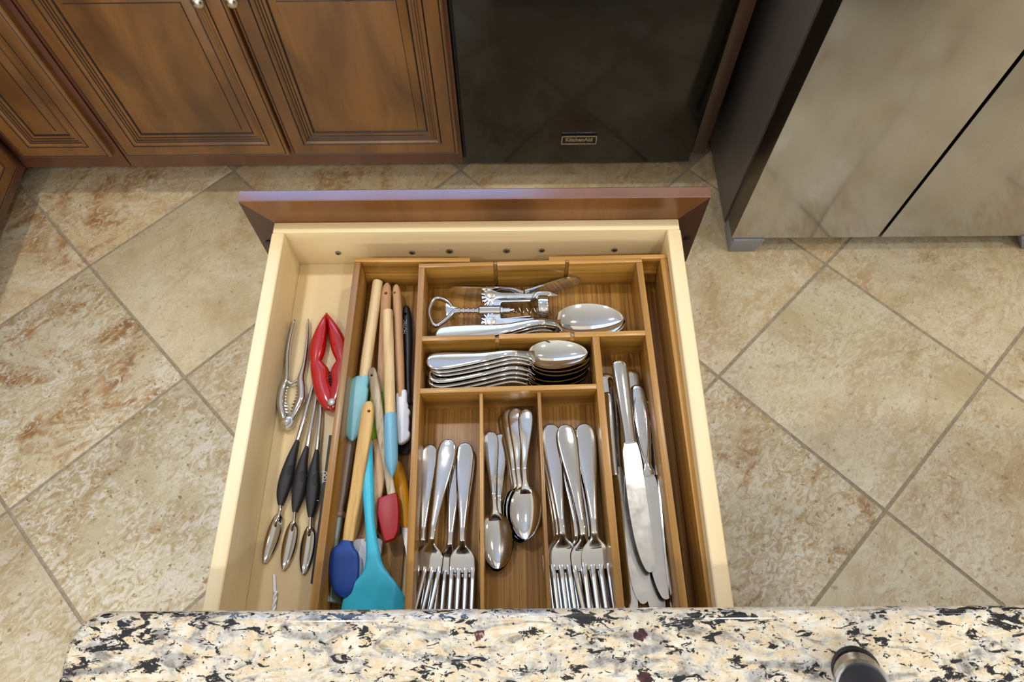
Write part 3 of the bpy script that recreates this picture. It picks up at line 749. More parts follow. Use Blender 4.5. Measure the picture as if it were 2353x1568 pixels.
def knife_model(L, hl, kind='plain', serr=True, bw=0.0098):
    if kind == 'plain':
        h = [(0, 0, .0045, .004, .0022), (0, .003, .0045, .0082, .0036, 2.6), (0, .012, .0046, .0094, .0042, 2.8), (0, hl * .45, .0047, .0086, .0044, 2.8), (0, hl * .8, .0046, .0074, .0042, 2.6), (0, hl * .97, .0045, .0072, .0040, 2.6), (0, hl + .001, .0045, .0074, .0036, 2.8)]
    else:
        h = [(0, 0, .0050, .003, .002), (0, .004, .0050, .0070, .0036, 2.4), (0, .020, .0052, .0098, .0046, 2.4), (0, hl * .5, .0053, .0100, .0048, 2.4), (0, hl * .80, .0050, .0070, .0044, 2.4), (0, hl * .9, .0048, .0058, .0046, 2.2), (0, hl * .96, .0048, .0078, .0048, 2.4), (0, hl + .001, .0048, .0080, .0044, 2.6)]
    # spine on -x, edge on +x ... viewed from above with the tip up
    bl = L - hl
    sp = [(-.0068, 0), (-.0080, .004), (-bw * .92, .010), (-bw, .020), (-bw, bl * .5)] + [(-bw * (.25 + .75 * math.cos(R(a))), bl * (.90 + .10 * math.sin(R(a)))) for a in range(0, 91, 10)]
    ed = [(.0068, 0), (.0070, .003), (.0086, .008)]
    n = 130 if serr else 24
    for k in range(n + 1):
        y = .012 + (bl * .995 - .012) * k / n; f = y / bl
        q = max(0.0, (f - 0.42) / 0.58)
        x = bw * (0.90 + 0.22 * min(f, 0.42) / 0.42 - 1.37 * (1 - math.sqrt(max(0.0, 1 - q ** 2.3))))
        if serr and 0.36 < f < 0.97: x -= 0.00045 * (k % 2)
        ed.append((x, y))
    pts = [(x, hl + y) for x, y in sp] + [(x, hl + y) for x, y in ed[::-1]]
    parts = [('handle', lsweep('knife_handle', h, M['chrome'], n=20, sub=4)), ('blade', blade_me('knife_blade', pts, .0016, M['blade'], .0038))]
    if kind != 'plain':
        rib = []
        for sx in (-1, 1):
            st = [(sx * .0012, .010, .0085, .0008, .0006), (sx * .0058, .030, .0098, .0011, .0009), (sx * .0056, hl * .5, .0100, .0011, .0009), (sx * .0020, hl * .78, .0092, .0010, .0009), (-sx * .0024, hl * .90, .0086, .0008, .0007)]
            rib.append(('rib', lsweep('handle_rib', st, M['chrome'], n=8, sub=4)))
        return parts, rib
    return parts, []
def place(name, model, A, B, label, cat, group, roll=0.0, sub=None, scale=None, sub_under=1):
    """model parts laid from A (handle end) to B (tip)"""
    A = Vector(A); B = Vector(B); d = B - A
    Yv = d.normalized(); Xv = Yv.cross(Vector((0, 0, 1))).normalized(); Zv = Xv.cross(Yv)
    m = Matrix((Xv, Yv, Zv)).transposed().to_4x4()
    m = Matrix.Translation(A) @ m @ Matrix.Rotation(roll, 4, 'Y')
    r = bpy.data.objects.new(name, None); COL.objects.link(r); r.empty_display_size = 0.02
    L = max(v.co.y for _, me in list(model) + list(sub or []) for v in me.vertices)
    s = d.length / L if scale is None else scale
    r.matrix_world = m @ Matrix.Diagonal((s, s, s, 1))
    tag(r, label, cat, group)
    obs = []
    for nm, me in model:
        o = bpy.data.objects.new(nm, me); COL.objects.link(o); o.parent = r; obs.append(o)
    for nm, me in (sub or []):
        o = bpy.data.objects.new(nm, me); COL.objects.link(o); o.parent = obs[sub_under]
    return r

fork_p, fork_t = fork_model(0.205, 0.0150, 1.12)
def put_fork(hpx, hz, tpx, tz, label, group, roll=0, scale=None):
    return place('fork', fork_p, at(*hpx, hz), at(*tpx, tz), label, 'fork', group, roll, sub=fork_t, scale=scale)
g = 'small forks in the left cutlery compartment'
put_fork((1073, 1032), .7480, (1058, 1442), .7480, 'small fork mostly hidden at the bottom of the left fork compartment', g)
put_fork((988, 1024), .7485, (962, 1425), .7485, 'leftmost small fork in the left compartment, head under its neighbour', g)
put_fork((1049, 1040), .7490, (1022, 1430), .7490, 'small fork lying between and below two others in the left compartment', g, R(-4))
put_fork((1069, 1020), .7545, (1060, 1432), .7535, 'rightmost small fork on top in the left compartment', g)
put_fork((1032, 1012), .7620, (966, 1430), .7560, 'slanting small fork on top in the left compartment', g, R(5))
g = 'dinner forks in the third cutlery compartment'
put_fork((1256, 984), .7480, (1292, 1445), .7480, 'lowest dinner fork along the left side of the third compartment', g)
put_fork((1258, 980), .7530, (1302, 1442), .7520, 'left dinner fork in the third compartment, nested under another', g)
put_fork((1330, 985), .7480, (1372, 1448), .7480, 'lowest dinner fork on the right of the third compartment', g)
put_fork((1291, 982), .7540, (1350, 1446), .7525, 'middle dinner fork of the third compartment, under the slanting pair', g, R(-4))
put_fork((1264, 977), .7600, (1312, 1440), .7570, 'left dinner fork on top in the third compartment', g)
put_fork((1297, 978), .7650, (1368, 1442), .7580, 'slanting dinner fork across the middle of the third compartment', g, R(-6))
put_fork((1342, 976), .7620, (1383, 1440), .7620, 'rightmost dinner fork on top in the third compartment', g)

tea = spoon_model(0.158, 0.060, 0.0185, 0.0068, 0.92)
def put_spoon(model, hpx, hz, tpx, tz, label, group, roll=0, scale=None, name='spoon'):
    return place(name, model, at(*hpx, hz), at(*tpx, tz), label, 'spoon', group, roll, scale=scale)
g = 'teaspoons in the middle cutlery compartment'
put_spoon(tea, (1152, 999), .7480, (1142, 1318), .7480, 'teaspoon under the left teaspoon of the middle compartment', g)
put_spoon(tea, (1126, 994), .7530, (1145, 1312), .7520, 'left teaspoon on top in the middle compartment, bowl toward the counter', g)
put_spoon(tea, (1160, 952), .7480, (1204, 1252), .7480, 'lowest teaspoon of the nested stack in the middle compartment', g, R(14))
put_spoon(tea, (1168, 943), .7520, (1206, 1250), .7515, 'third teaspoon down in the nested stack of the middle compartment', g, R(14))
put_spoon(tea, (1184, 940), .7560, (1209, 1247), .7550, 'second teaspoon down in the nested stack of the middle compartment', g, R(12))
put_spoon(tea, (1209, 942), .7610, (1212, 1245), .7590, 'top teaspoon of the nested stack in the middle compartment', g, R(12))

tab = spoon_model(0.192, 0.070, 0.0197, 0.0092, 1.18)
g = 'tablespoons stacked in the crosswise compartment'
names = ['lowest', 'sixth from the top', 'fifth from the top', 'fourth from the top', 'third from the top', 'second from the top', 'top']
rows = [((994, 894), (1336, 884), .7485), ((988, 885), (1345, 874), .7540), ((983, 876), (1350, 864), .7595), ((984, 865), (1349, 853), .7655), ((990, 850), (1353, 840), .7715), ((986, 842), (1354, 831), .7765), ((980, 834), (1349, 823), .7815)]
for k, (a, b, z) in enumerate(rows):
    put_spoon(tab, a, z, b, z, 'tablespoon %s of the crosswise stack in the tray' % names[k], g, R(-5), name='tablespoon')
srv = spoon_model(0.250, 0.090, 0.0290, 0.0120, 1.35)
g = 'serving spoons in the top compartment'
put_spoon(srv, (1010, 782), .7485, (1430, 764), .7485, 'lowest serving spoon under the others by the top divider', g, R(-4), name='serving_spoon')
put_spoon(srv, (1006, 778), .7550, (1434, 754), .7540, 'second serving spoon nested below the large one in the top compartment', g, R(-6), name='serving_spoon')
put_spoon(srv, (1000, 774), .7640, (1430, 747), .7600, 'large serving spoon on top beside the corkscrew', g, R(-5), name='serving_spoon')

# knives
kn, _ = knife_model(0.235, 0.098)
kn2, krib = knife_model(0.232, 0.105, 'ornate')
kb, _ = knife_model(0.235, 0.098, serr=False, bw=0.0104)
def put_knife(model, hpx, hz, tpx, tz, label, roll=0, sub=None, scale=None):
    return place('table_knife', model, at(*hpx, hz), at(*tpx, tz), label, 'knife', 'table knives in the right compartment', roll, sub=sub, scale=scale, sub_under=0)
put_knife(kb, (1391, 864), .7480, (1440, 1425), .7480, 'knife with a square steel handle end against the left of the knife compartment')
put_knife(kb, (1449, 856), .7512, (1468, 1390), .7505, 'knife below the others with its dark handle behind the top knife')
put_knife(kb, (1478, 925), .7480, (1505, 1430), .7480, 'knife at the bottom whose pale blade shows near the counter')
put_knife(kn, (1399, 905), .7630, (1447, 1400), .7600, 'knife standing on edge at the left of the knife compartment', R(62))
put_knife(kb, (1487, 905), .7600, (1532, 1400), .7600, 'knife standing on edge at the right of the knife compartment', R(-74))
put_knife(kn2, (1461, 890), .7600, (1524, 1380), .7590, 'knife with an ornate ribbed handle right of the top knife', R(6), sub=krib)
put_knife(kn, (1420, 832), .7720, (1486, 1318), .7640, 'broad serrated table knife on top of the knife pile', R(-3))

# ------------------------------------------------------------------ corkscrew
def z5(x, y): return (980 + x / 7.353, 630 + y / 7.353)
def P5(x, y, z):
    p = at(*z5(x, y), z); return (p.x, p.y)
zc = 0.7640
ck = thing('corkscrew', Vector((*P5(1050, 620, .7475), .7475)), 'chrome winged corkscrew with a bottle opener handle lying in the top compartment', 'corkscrew')
def W5(x, y, z, hw, hh, *e):
    p = at(*z5(x, y), z); return (p.x, p.y, p.z, hw, hh, *e)
loop = [(430, 560), (370, 480), (280, 430), (180, 410), (110, 450), (60, 560), (45, 660), (70, 770), (120, 860), (180, 875), (260, 830), (350, 760), (420, 690), (470, 630)]
st = [W5(x, y, zc, .0030, .0036) for x, y in loop]
swept('opener_loop', st, M['chrome'], ck, n=12, sub=4)
outline('opener_web', [P5(x, y, zc) for x, y in ((330, 500), (420, 545), (540, 590), (545, 660), (430, 690), (345, 730), (320, 610))], zc + .0026, .0052, M['chrome'], ck, bev=.0012)
bm = bmesh.new()
sweep(bm, [W5(470, 622, zc, .0036, .0036), W5(540, 624, zc, .0037, .0037), W5(550, 624, zc, .0030, .0030), W5(900, 628, zc, .0030, .0030)], n=16, sub=1)
for x in (555, 628, 712, 795, 868):
    sweep(bm, [W5(x - 16, 627, zc, .0030, .0030), W5(x - 9, 627, zc, .0050, .0050), W5(x + 9, 627, zc, .0050, .0050), W5(x + 16, 627, zc, .0030, .0030)], n=16, sub=1)
finish(bm, 'ribbed_shaft', M['chrome'], ck, smooth=35)
swept('barrel', [W5(888, 628, zc, .0066, .0066), W5(900, 628, zc, .0075, .0075), W5(1240, 622, zc, .0075, .0075), W5(1252, 622, zc, .0066, .0066)], M['chrome'], ck, n=24, sub=1, smooth=30)
swept('barrel', [W5(1250, 622, zc, .0058, .0058), W5(1285, 621, zc, .0058, .0058), W5(1287, 621, zc, .0042, .0042), W5(1410, 618, zc, .0040, .0040), W5(1412, 618, zc, .0028, .0028), W5(1480, 600, zc, .0016, .0016)], M['zinc'], ck, n=18, sub=1, smooth=30)
pts = []
x0, x1 = 1480, 2130
for k in range(97):
    t = k / 96; a = 2 * math.pi * 5.2 * t + math.pi * .5
    x = x0 + (x1 - x0) * t
    y = 620 + 48 * math.sin(a) * min(1, t * 8 + .2) + 20 * t
    p = at(*z5(x, y), zc); pts.append((p.x, p.y, zc + .0052 * math.cos(a), .0011 * (1 - .6 * max(0, t - .85) / .15), .0011))
swept('worm', pts, M['chrome'], ck, n=8, sub=1)
# body frame
outline('body_plate', [P5(x, y, zc) for x, y in ((1030, 400), (1090, 335), (1150, 400), (1180, 440), (1260, 460), (1750, 450), (1758, 470), (1740, 482), (1270, 495), (1250, 520), (1250, 740), (1270, 765), (1750, 718), (1760, 735), (1280, 780), (1190, 790), (1140, 850), (1090, 900), (1040, 850), (1020, 690), (1020, 545))], zc + .0030, .0060, M['zinc'], ck, bev=.0008)
# two gear-toothed wings
def gear_wing(cx, cy, top):
    s = -1 if top else 1
    ring = []
    for k in range(7):
        a = R(180 + s * (-62 + k * 27))
        for da, rr in ((-7, 108), (-4, 165), (4, 165), (7, 108)):
            aa = a + R(da * s); ring.append((cx + rr * math.cos(aa), cy + rr * math.sin(aa)))
    if top: arm = [(cx + 90, cy - 60), (cx + 160, cy - 40), (1760, cy - 22), (1840, cy - 50), (1890, cy - 50), (1880, cy - 10), (1800, cy + 45), (1300, cy + 50), (cx + 80, cy + 62)]
    else: arm = [(cx + 90, cy + 60), (cx + 160, cy + 40), (1760, cy + 12), (1850, cy + 40), (1890, cy + 30), (1870, cy - 20), (1790, cy - 55), (1300, cy - 50), (cx + 80, cy - 62)]
    return ring + arm[::-1]
for cx, cy, top in ((1095, 385, True), (1090, 830, False)):
    poly = gear_wing(cx, cy, top)
    wg = outline('wing', [P5(x, y, zc) for x, y in poly], zc + .0046, .0016, M['zinc'], ck, bev=.0003)
    outline('wing_back', [P5(x, y, zc) for x, y in poly], zc - .0030, .0016, M['zinc'], wg, bev=.0003)
    p = P5(cx, cy, zc); disc('rivet', (p[0], p[1], zc + .0052), .0060, .0024, M['knob'], ck, bev=.0010)
# spread lever blades lying beyond the body
def strip(name, pxs, z0, z1, mat, parent):
    bm = bmesh.new(); rows = []
    for i, (x, y, h) in enumerate(pxs):
        p = at(x, y, .7640); a = pxs[max(i - 1, 0)]; b = pxs[min(i + 1, len(pxs) - 1)]
        d = (at(b[0], b[1], .764) - at(a[0], a[1], .764)).normalized(); nrm = Vector((-d.y, d.x, 0)) * .0012
        zc_ = (z0 + z1) / 2; hh = (z1 - z0) / 2 * h
        rows.append([bm.verts.new(p.xy.to_3d() + nrm * s + Vector((0, 0, zc_ + q * hh))) for s, q in ((-1, -1), (1, -1), (1, 1), (-1, 1))])
    for a, b in zip(rows, rows[1:]):
        for k in range(4): bm.faces.new((a[k], a[(k + 1) % 4], b[(k + 1) % 4], b[k]))
    bm.faces.new(rows[0][::-1]); bm.faces.new(rows[-1])
    return finish(bm, name, mat, parent, smooth=50)
strip('lever', [(1030, 662, .25), (1045, 663, .6), (1075, 667, .9), (1110, 669, 1), (1150, 668, 1), (1175, 670, 1), (1192, 675, 1), (1203, 677, .9)], .7482, .7720, M['chrome'], ck)
strip('lever', [(1206, 676, .9), (1225, 672, 1), (1260, 660, 1), (1300, 648, 1), (1322, 643, .8), (1333, 643, .3)], .7482, .7740, M['chrome'], ck)
# bell
bl = [W5(1870, 560, zc + .001, .0130, .0130), W5(1885, 560, zc + .001, .0158, .0155), W5(1910, 560, zc + .001, .0165, .0162), W5(2040, 572, zc + .001, .0168, .0165), W5(2050, 572, zc + .001, .0160, .0157)]
bm = bmesh.new(); ro = sweep(bm, bl, n=32, sub=1, cap=False)
bl2 = [list(s) for s in bl]
for s in bl2: s[3] -= .0018; s[4] -= .0018
ri = sweep(bm, bl2, n=32, sub=1, cap=False)
for a, b in ((ro[0], ri[0]), (ro[-1], ri[-1])):
    for k in range(32): bm.faces.new((a[k], a[(k + 1) % 32], b[(k + 1) % 32], b[k]))
finish(bm, 'bell', M['chrome'], ck, smooth=40)
swept('wing_tip', [W5(1790, 400, zc + .008, .0012, .0010), W5(1880, 335, zc + .010, .0040, .0010), W5(2020, 325, zc + .010, .0042, .0010), W5(2120, 335, zc + .009, .0034, .0010), W5(2210, 360, zc + .007, .0010, .0008)], M['chrome'], ck, n=12, sub=4)

# ------------------------------------------------------------------ left part of the drawer
def z3(x, y): return (560 + x / 3.564, 640 + y / 3.564)
def z4(x, y): return (560 + x / 3.564, 1000 + y / 3.564)
def rows3(rs, f=z3, k=3.564): return pst([(*f(r[0], r[1]), r[2], r[3] / k, *r[4:]) for r in rs])
zl = ZFL + 0.0065
nc = thing('nutcracker', (*at(*z3(400, 800), ZFL).xy, ZFL), 'silver hinged nutcracker with serrated jaws on the bare drawer floor', 'nutcracker')
swept('arm', rows3([(420, 342, zl, 9, .0018), (408, 380, zl, 15, .0030), (385, 470, zl, 17, .0036), (362, 610, zl, 20, .0040), (358, 740, zl, 22, .0042), (352, 830, zl, 24, .0044), (322, 900, zl, 34, .0046), (306, 990, zl, 36, .0048), (310, 1070, zl, 34, .0048), (330, 1150, zl, 30, .0046), (352, 1190, zl, 30, .0042)]), M['chrome'], nc, n=16)
swept('arm', rows3([(531, 335, zl, 7, .0018), (531, 370, zl, 11, .0030), (526, 470, zl, 13, .0036), (512, 610, zl, 16, .0040), (492, 730, zl, 20, .0042), (468, 820, zl, 30, .0046), (474, 900, zl, 36, .0046), (470, 990, zl, 38, .0048), (436, 1070, zl, 33, .0048), (396, 1150, zl, 26, .0044), (362, 1195, zl, 26, .0042)]), M['chrome'], nc, n=16)
swept('arm_bridge', rows3([(350, 838, zl, 14, .0030), (382, 862, zl, 14, .0028), (408, 856, zl, 8, .0020)]), M['chrome'], nc, n=12)
swept('arm_bridge', rows3([(470, 822, zl, 14, .0030), (438, 838, zl, 14, .0028), (412, 856, zl, 8, .0020)]), M['chrome'], nc, n=12)
teeth_l = [(352, 895), (341, 920), (335, 945), (332, 970), (332, 995), (338, 1025), (348, 1050), (345, 1075), (348, 1100)]
teeth_r = [(440, 880), (446, 905), (444, 930), (440, 955), (436, 980), (424, 1005), (412, 1030), (404, 1060), (398, 1085)]
bm = bmesh.new()
for lst, s in ((teeth_l, 1), (teeth_r, -1)):
    for x, y in lst:
        p = at(*z3(x, y), zl); bmesh.ops.create_cone(bm, cap_ends=True, segments=6, radius1=.0030, radius2=.0004, depth=.0050, matrix=Matrix.Translation(p) @ Matrix.Rotation(R(90 * s), 4, 'Y'))
o = finish(bm, 'jaw_teeth', M['satin'], nc, smooth=20); o['kind'] = 'stuff'
p = at(*z3(360, 1190), zl)
disc('pivot_collar', (p.x, p.y, zl), .0083, .0105, M['chrome'], nc, bev=.0015)
disc('rivet', (p.x - .0004, p.y + .0006, zl + .0062), .0056, .0030, M['chrome'], nc, bev=.0012)

# red lobster-claw cracker
zr = ZFL + 0.0085
rc = thing('shell_cracker', (*at(*z3(690, 750), ZFL).xy, ZFL), 'glossy red lobster claw shaped shell cracker against the tray wall', 'shell cracker')
half = [(683, 290, 6), (664, 345, 24), (640, 425, 45), (621, 510, 61), (606, 600, 64), (597, 690, 50), (612, 735, 62), (628, 780, 72), (636, 860, 66), (656, 930, 66), (684, 1000, 62), (712, 1055, 46), (727, 1088, 12)]
hh = [.0030, .0060, .0078, .0084, .0084, .0080, .0080, .0080, .0080, .0080, .0080, .0070, .0040]
def mirror3(x, y):
    ax, ay, bx, by = 681, 288, 724, 1060
    dx, dy = bx - ax, by - ay; L2 = dx * dx + dy * dy
    t = ((x - ax) * dx + (y - ay) * dy) / L2; fx, fy = ax + t * dx, ay + t * dy
    return (2 * fx - x, 2 * fy - y)
swept('claw_half', rows3([(x, y, zr, w * 1.08, h, 2.5) for (x, y, w), h in zip(half, hh)]), M['red'], rc, n=24, sub=5)
swept('claw_half', rows3([(*mirror3(x, y), zr - .0006, w * 1.08, h, 2.5) for (x, y, w), h in zip(half, hh)]), M['red'], rc, n=24, sub=5)
for pts_ in ([(648, 560, 4), (650, 500, 15), (658, 430, 16), (668, 370, 8), (674, 330, 3)],):
    for mir in (False, True):
        swept('ridge', rows3([((*mirror3(x, y), zr + .0060, w, .0022) if mir else (x, y, zr + .0062, w, .0022)) for x, y, w in pts_]), M['red'], rc, n=12)
bm = bmesh.new()
for k in range(8):
    for sx in (-1, 1):
        p = at(*z3(712 + sx * 9 + k * 1.5, 770 + k * 23), zr + .002)
        bmesh.ops.create_cone(bm, cap_ends=True, segments=5, radius1=.0024, radius2=.0003, depth=.0035, matrix=Matrix.Translation(p) @ Matrix.Rotation(R(-90 * sx), 4, 'Y'))
o = finish(bm, 'jaw_teeth', M['black_matte'], rc, smooth=20); o['kind'] = 'stuff'
p = at(*z3(719, 1015), zr + .0078); disc('rivet', p, .0050, .0026, M['screw'], rc, bev=.0008)

# seafood picks
zp = ZFL + 0.0072
picks = [([(566, 884), (505, 1110), (440, 1330)], [(440, 55), (395, 190), (350, 350), (318, 480), (304, 570)], [(304, 565), (292, 640), (255, 760), (215, 880), (185, 1000), (170, 1052)], 'leftmost black gripped seafood pick with a scoop end'),
         ([(600, 955), (560, 1170), (520, 1385)], [(518, 105), (485, 240), (462, 400), (440, 530), (422, 625)], [(422, 620), (412, 700), (390, 800), (365, 920), (338, 1050), (325, 1108)], 'middle black gripped seafood pick with a scoop end'),
         ([(638, 1000), (622, 1200), (600, 1415)], [(600, 135), (580, 280), (572, 420), (560, 560), (550, 665)], [(550, 660), (545, 740), (530, 840), (512, 950), (495, 1080), (486, 1142)], 'rightmost black gripped seafood pick beside the tray wall')]
for rod, grip, scoop, lab in picks:
    a = at(*z4(*grip[2]), ZFL)
    t = thing('seafood_pick', (a.x, a.y, ZFL), lab, 'seafood pick', 'three seafood picks on the drawer floor')
    rr = rows3([(rod[0][0] + 12, rod[0][1] - 60, zp - .0040, 8, .0010), (rod[0][0], rod[0][1], zp - .0030, 14, .0018), (rod[1][0], rod[1][1], zp - .001, 20, .0026), (rod[2][0], rod[2][1] + 10, zp, 21, .0030)])
    swept('fork_rod', rr, M['chrome'], t, n=14)
    g_ = grip; wd = [17, 38, 54, 45, 24]; ht = [.0040, .0062, .0070, .0064, .0046]
    wd[4] = 22
    sts = [(g_[0][0], g_[0][1] - 2, zp, 12, .0034, 2.2)] + [(x, y, zp, w_, h_, 2.4) for (x, y), w_, h_ in zip(g_, wd, ht)] + [(g_[4][0] - 1, g_[4][1] + 3, zp, 15, .0034, 2.2)]
    gr = swept('grip', rows3(sts, z4), M['rubber'], t, n=22)
    # embossed oval mark
    d = (at(*z4(*grip[3]), zp) - at(*z4(*grip[1]), zp)); ang = math.atan2(d.y, d.x) + math.pi
    c = at(*z4((grip[2][0] + grip[1][0]) / 2 + 1, (grip[2][1] + grip[1][1]) / 2 + 18), zp + .0070)
    bm = bmesh.new(); q = []
    for k in range(25):
        b = 2 * math.pi * k / 24; v = Vector((.0062 * math.cos(b), .0026 * math.sin(b), 0)); v.rotate(Matrix.Rotation(ang, 3, 'Z')); q.append((c.x + v.x, c.y + v.y, c.z - .0002, .00028, .00028))
    sweep(bm, q, n=6, sub=1); finish(bm, 'oval_mark', M['black_matte'], gr)
    text('mark_lettering', 'OXO', .0040, M['black_matte'], Matrix.Translation(c) @ Matrix.Rotation(ang, 4, 'Z'), gr, ext=.0002)
    # scoop
    A = at(*z4(*scoop[0]), zp); B = at(*z4(*scoop[-1]), zp - .004); Mid = at(*z4(*scoop[1]), zp - .0006)
    swept('scoop_neck', rows3([(scoop[0][0], scoop[0][1], zp, 15, .0028), (scoop[1][0], scoop[1][1], zp - .0006, 15, .0020), (scoop[2][0] + 6, scoop[2][1] - 50, zp - .0026, 17, .0014), (scoop[2][0] + 2, scoop[2][1], zp - .0058, 14, .0010)], z4), M['chrome'], t, n=14)
    Lb = (B - Mid).length; d = (B - Mid).normalized(); Xv = d.cross(Vector((0, 0, 1))).normalized(); Zv = Xv.cross(d)
    me = bowl_me('scoop', 0.0, Lb, 54 / 3.564 * px2m(zp), .0042, .0008, .0008)
    o = bpy.data.objects.new('scoop', me); COL.objects.link(o); o.parent = t
    o.matrix_local = Matrix.Translation(-wloc(t)) @ Matrix.Translation(Mid) @ Matrix((Xv, d, Zv)).transposed().to_4x4()

# black sleeve with white lettering, half hidden by the tray wall
bx = thing('black_sleeve', (*at(735, 1170, ZFL).xy, ZFL), 'slim black card sleeve with white lettering beside the tray wall', 'sleeve')
q = [at(x, y, ZFL + .012) for x, y in ((752, 1000), (770, 998), (742, 1335), (712, 1342))]
q = [(0.9085, -0.7015), (0.9155, -0.7005), (0.9135, -0.9000), (0.8965, -0.9020)]
c0 = at(757, 1000, ZFL + .012); c1 = at(713, 1341, ZFL + .012)
outline('sleeve_body', [(c0.x - .0005, c0.y), (.9215, c0.y), (.9195, c1.y - .004), (c1.x, c1.y)], ZFL + .012, .0115, M['black_nylon'], bx, bev=.0006)
c = at(744, 1097, ZFL + .0123); dv = at(757, 1000, .75) - at(713, 1341, .75); ang = math.atan2(dv.y, dv.x)
text('sleeve_lettering', 'YOU', .0066, M['print'], Matrix.Translation(c + Vector((.0010, 0, 0))) @ Matrix.Rotation(ang, 4, 'Z'), bx, ext=.0001)
c = at(745, 1084, ZFL + .0123)
text('sleeve_lettering', "'", .0075, M['print'], Matrix.Translation(c) @ Matrix.Rotation(ang, 4, 'Z'), bx, ext=.0001)
c = at(735, 1151, ZFL + .0123)
text('sleeve_lettering', "'", .0080, M['print'], Matrix.Translation(c) @ Matrix.Rotation(ang, 4, 'Z'), bx, ext=.0001)
# twist tie
tw = thing('twist_tie', (*at(632, 1360, ZFL).xy, ZFL), 'small white paper twist tie on the drawer floor near the counter', 'twist tie')
outline('paper_tail', [at(*z4(x, y), ZFL).xy for x, y in ((246, 1142), (264, 1150), (272, 1290), (246, 1292))], ZFL + .0022, .0010, M['white_paper'], tw, bev=.0002)
for ph in (0, math.pi):
    pp = []
    for k in range(30):
        t = k / 29; b = t * 9 + ph
        x, y = 262 - 30 * t + 6 * math.sin(2 * t), 1280 + 190 * t; p = at(*z4(x, y), ZFL + .003)
        pp.append((p.x + .0011 * math.cos(b), p.y, p.z + .0012 * math.sin(b), .0011, .0008))
    swept('twisted_strand', pp, M['white_paper'], tw, n=8, sub=2)

# ------------------------------------------------------------------ utensils in the left compartment of the tray
f3 = SF
def util(px, label, cat, group='cooking utensils in the left tray compartment', name='spatula'):
    return thing(name, (*at(*px, SF).xy, SF), label, cat, group)
def handle_hole(o, px, z, r=.0022):
    """bores a real hanging hole through the handle"""
    p = at(*px, z); bm = bmesh.new(); cyl(bm, (p.x, p.y, p.z), r, .06, 20)
    c = finish(bm, 'bore', o.data.materials[0])
    md = o.modifiers.new('bore', 'BOOLEAN'); md.operation = 'DIFFERENCE'; md.solver = 'EXACT'; md.object = c
    bpy.context.view_layer.update()
    me = bpy.data.meshes.new_from_object(o.evaluated_get(bpy.context.evaluated_depsgraph_get()))
    o.modifiers.clear(); o.data = me; bpy.data.objects.remove(c)
    for q in me.polygons: q.use_smooth = True
    me.set_sharp_from_angle(angle=R(50))
# black utensil
t = util((936, 850), 'black nylon spatula with a lettered handle by the tray divider', 'spatula')
zz = SF + .010
h = swept('handle', pst([(933, 704, zz, 5, .0020), (934, 712, zz, 9, .0036), (936, 740, zz, 11.5, .0050), (938, 790, zz, 11, .0050), (938, 860, zz, 8, .0046), (940, 930, zz, 7, .0040)]), M['black_nylon'], t, n=18)
handle_hole(h, (931.5, 722), zz + .004, .0021)
c = at(930.5, 751, zz + .0052)
text('handle_lettering', 'HOTEC', .0062, M['greyprint'], Matrix.Translation(c) @ Matrix.Rotation(R(90), 4, 'Z') @ Matrix.Rotation(R(-8), 4, 'X'), h, ext=.0002, sx=1.0)
swept('head', pst([(940, 915, zz - .001, 6, .0030), (936, 940, zz - .004, 17, .0020, 2.6), (930, 980, zz - .006, 24, .0018, 3), (928, 1020, zz - .006, 22, .0018, 3), (926, 1044, zz - .006, 10, .0014, 2.4)]), M['black_nylon'], t, n=20)
# beech handle with white scalloped head
t = util((918, 850), 'white scalloped spatula with a reddish beech handle', 'spatula')
zz = SF + .018
h = swept('handle', pst([(911, 656, zz, 4, .0030), (911, 664, zz, 9, .0048), (913, 690, zz, 11, .0060), (916, 780, zz, 11.5, .0062), (919, 860, zz, 11, .0060), (921, 915, zz, 9, .0055)]), M['beech'], t, n=18)
handle_hole(h, (907, 673), zz + .0045, .0018)
def z8(x, y): return (820 + x / 6.535, 860 + y / 6.535)
pts_ = [(590, 300), (660, 252), (715, 230), (745, 240), (758, 300), (755, 415), (776, 465), (770, 508), (798, 545), (800, 590), (782, 630), (790, 700), (778, 840), (800, 880), (798, 930), (768, 985), (705, 1030), (660, 1050), (620, 1040), (608, 900), (592, 500)]
hd = outline('head', [at(*z8(x, y), zz + .003).xy for x, y in pts_], zz + .0050, .0090, M['white'], t, bev=.0022, smooth=60)
for y0, y1, mt in ((275, 305, 'crimson'), (308, 335, 'lime'), (338, 368, 'crimson'), (371, 410, 'lime')):
    outline('edge_stripe', [at(*z8(x, y), zz).xy for x, y in ((752, y0), (767, y0), (767, y1), (752, y1))], zz + .0010, .0040, M[mt], hd, bev=0)
outline('edge_stripe', [at(*z8(x, y), zz).xy for x, y in ((784, 640), (795, 640), (788, 838), (778, 838))], zz + .0010, .0040, M['crimson'], hd, bev=0)
# lime spatula
t = util((880, 850), 'lime green silicone spatula with a beech handle, half covered', 'spatula')
zz = SF + .016
h = swept('handle', pst([(890, 653, zz + .003, 5, .0034), (889, 662, zz + .003, 10.5, .0050), (887, 690, zz + .002, 13, .0060), (884, 760, zz + .001, 13.5, .0060), (880, 840, zz, 13, .0058), (876, 905, zz, 11, .0052)]), M['beech'], t, n=18)
handle_hole(h, (886.5, 674), zz + .0078, .0021)
swept('head', pst([(878, 890, zz, 13, .0050), (879, 905, zz, 28, .0040, 2.6), (879, 960, zz - .001, 31, .0032, 3), (874, 1000, zz - .002, 27, .0028, 2.6), (868, 1020, zz - .002, 10, .0020, 2.2)]), M['lime'], t, n=22)
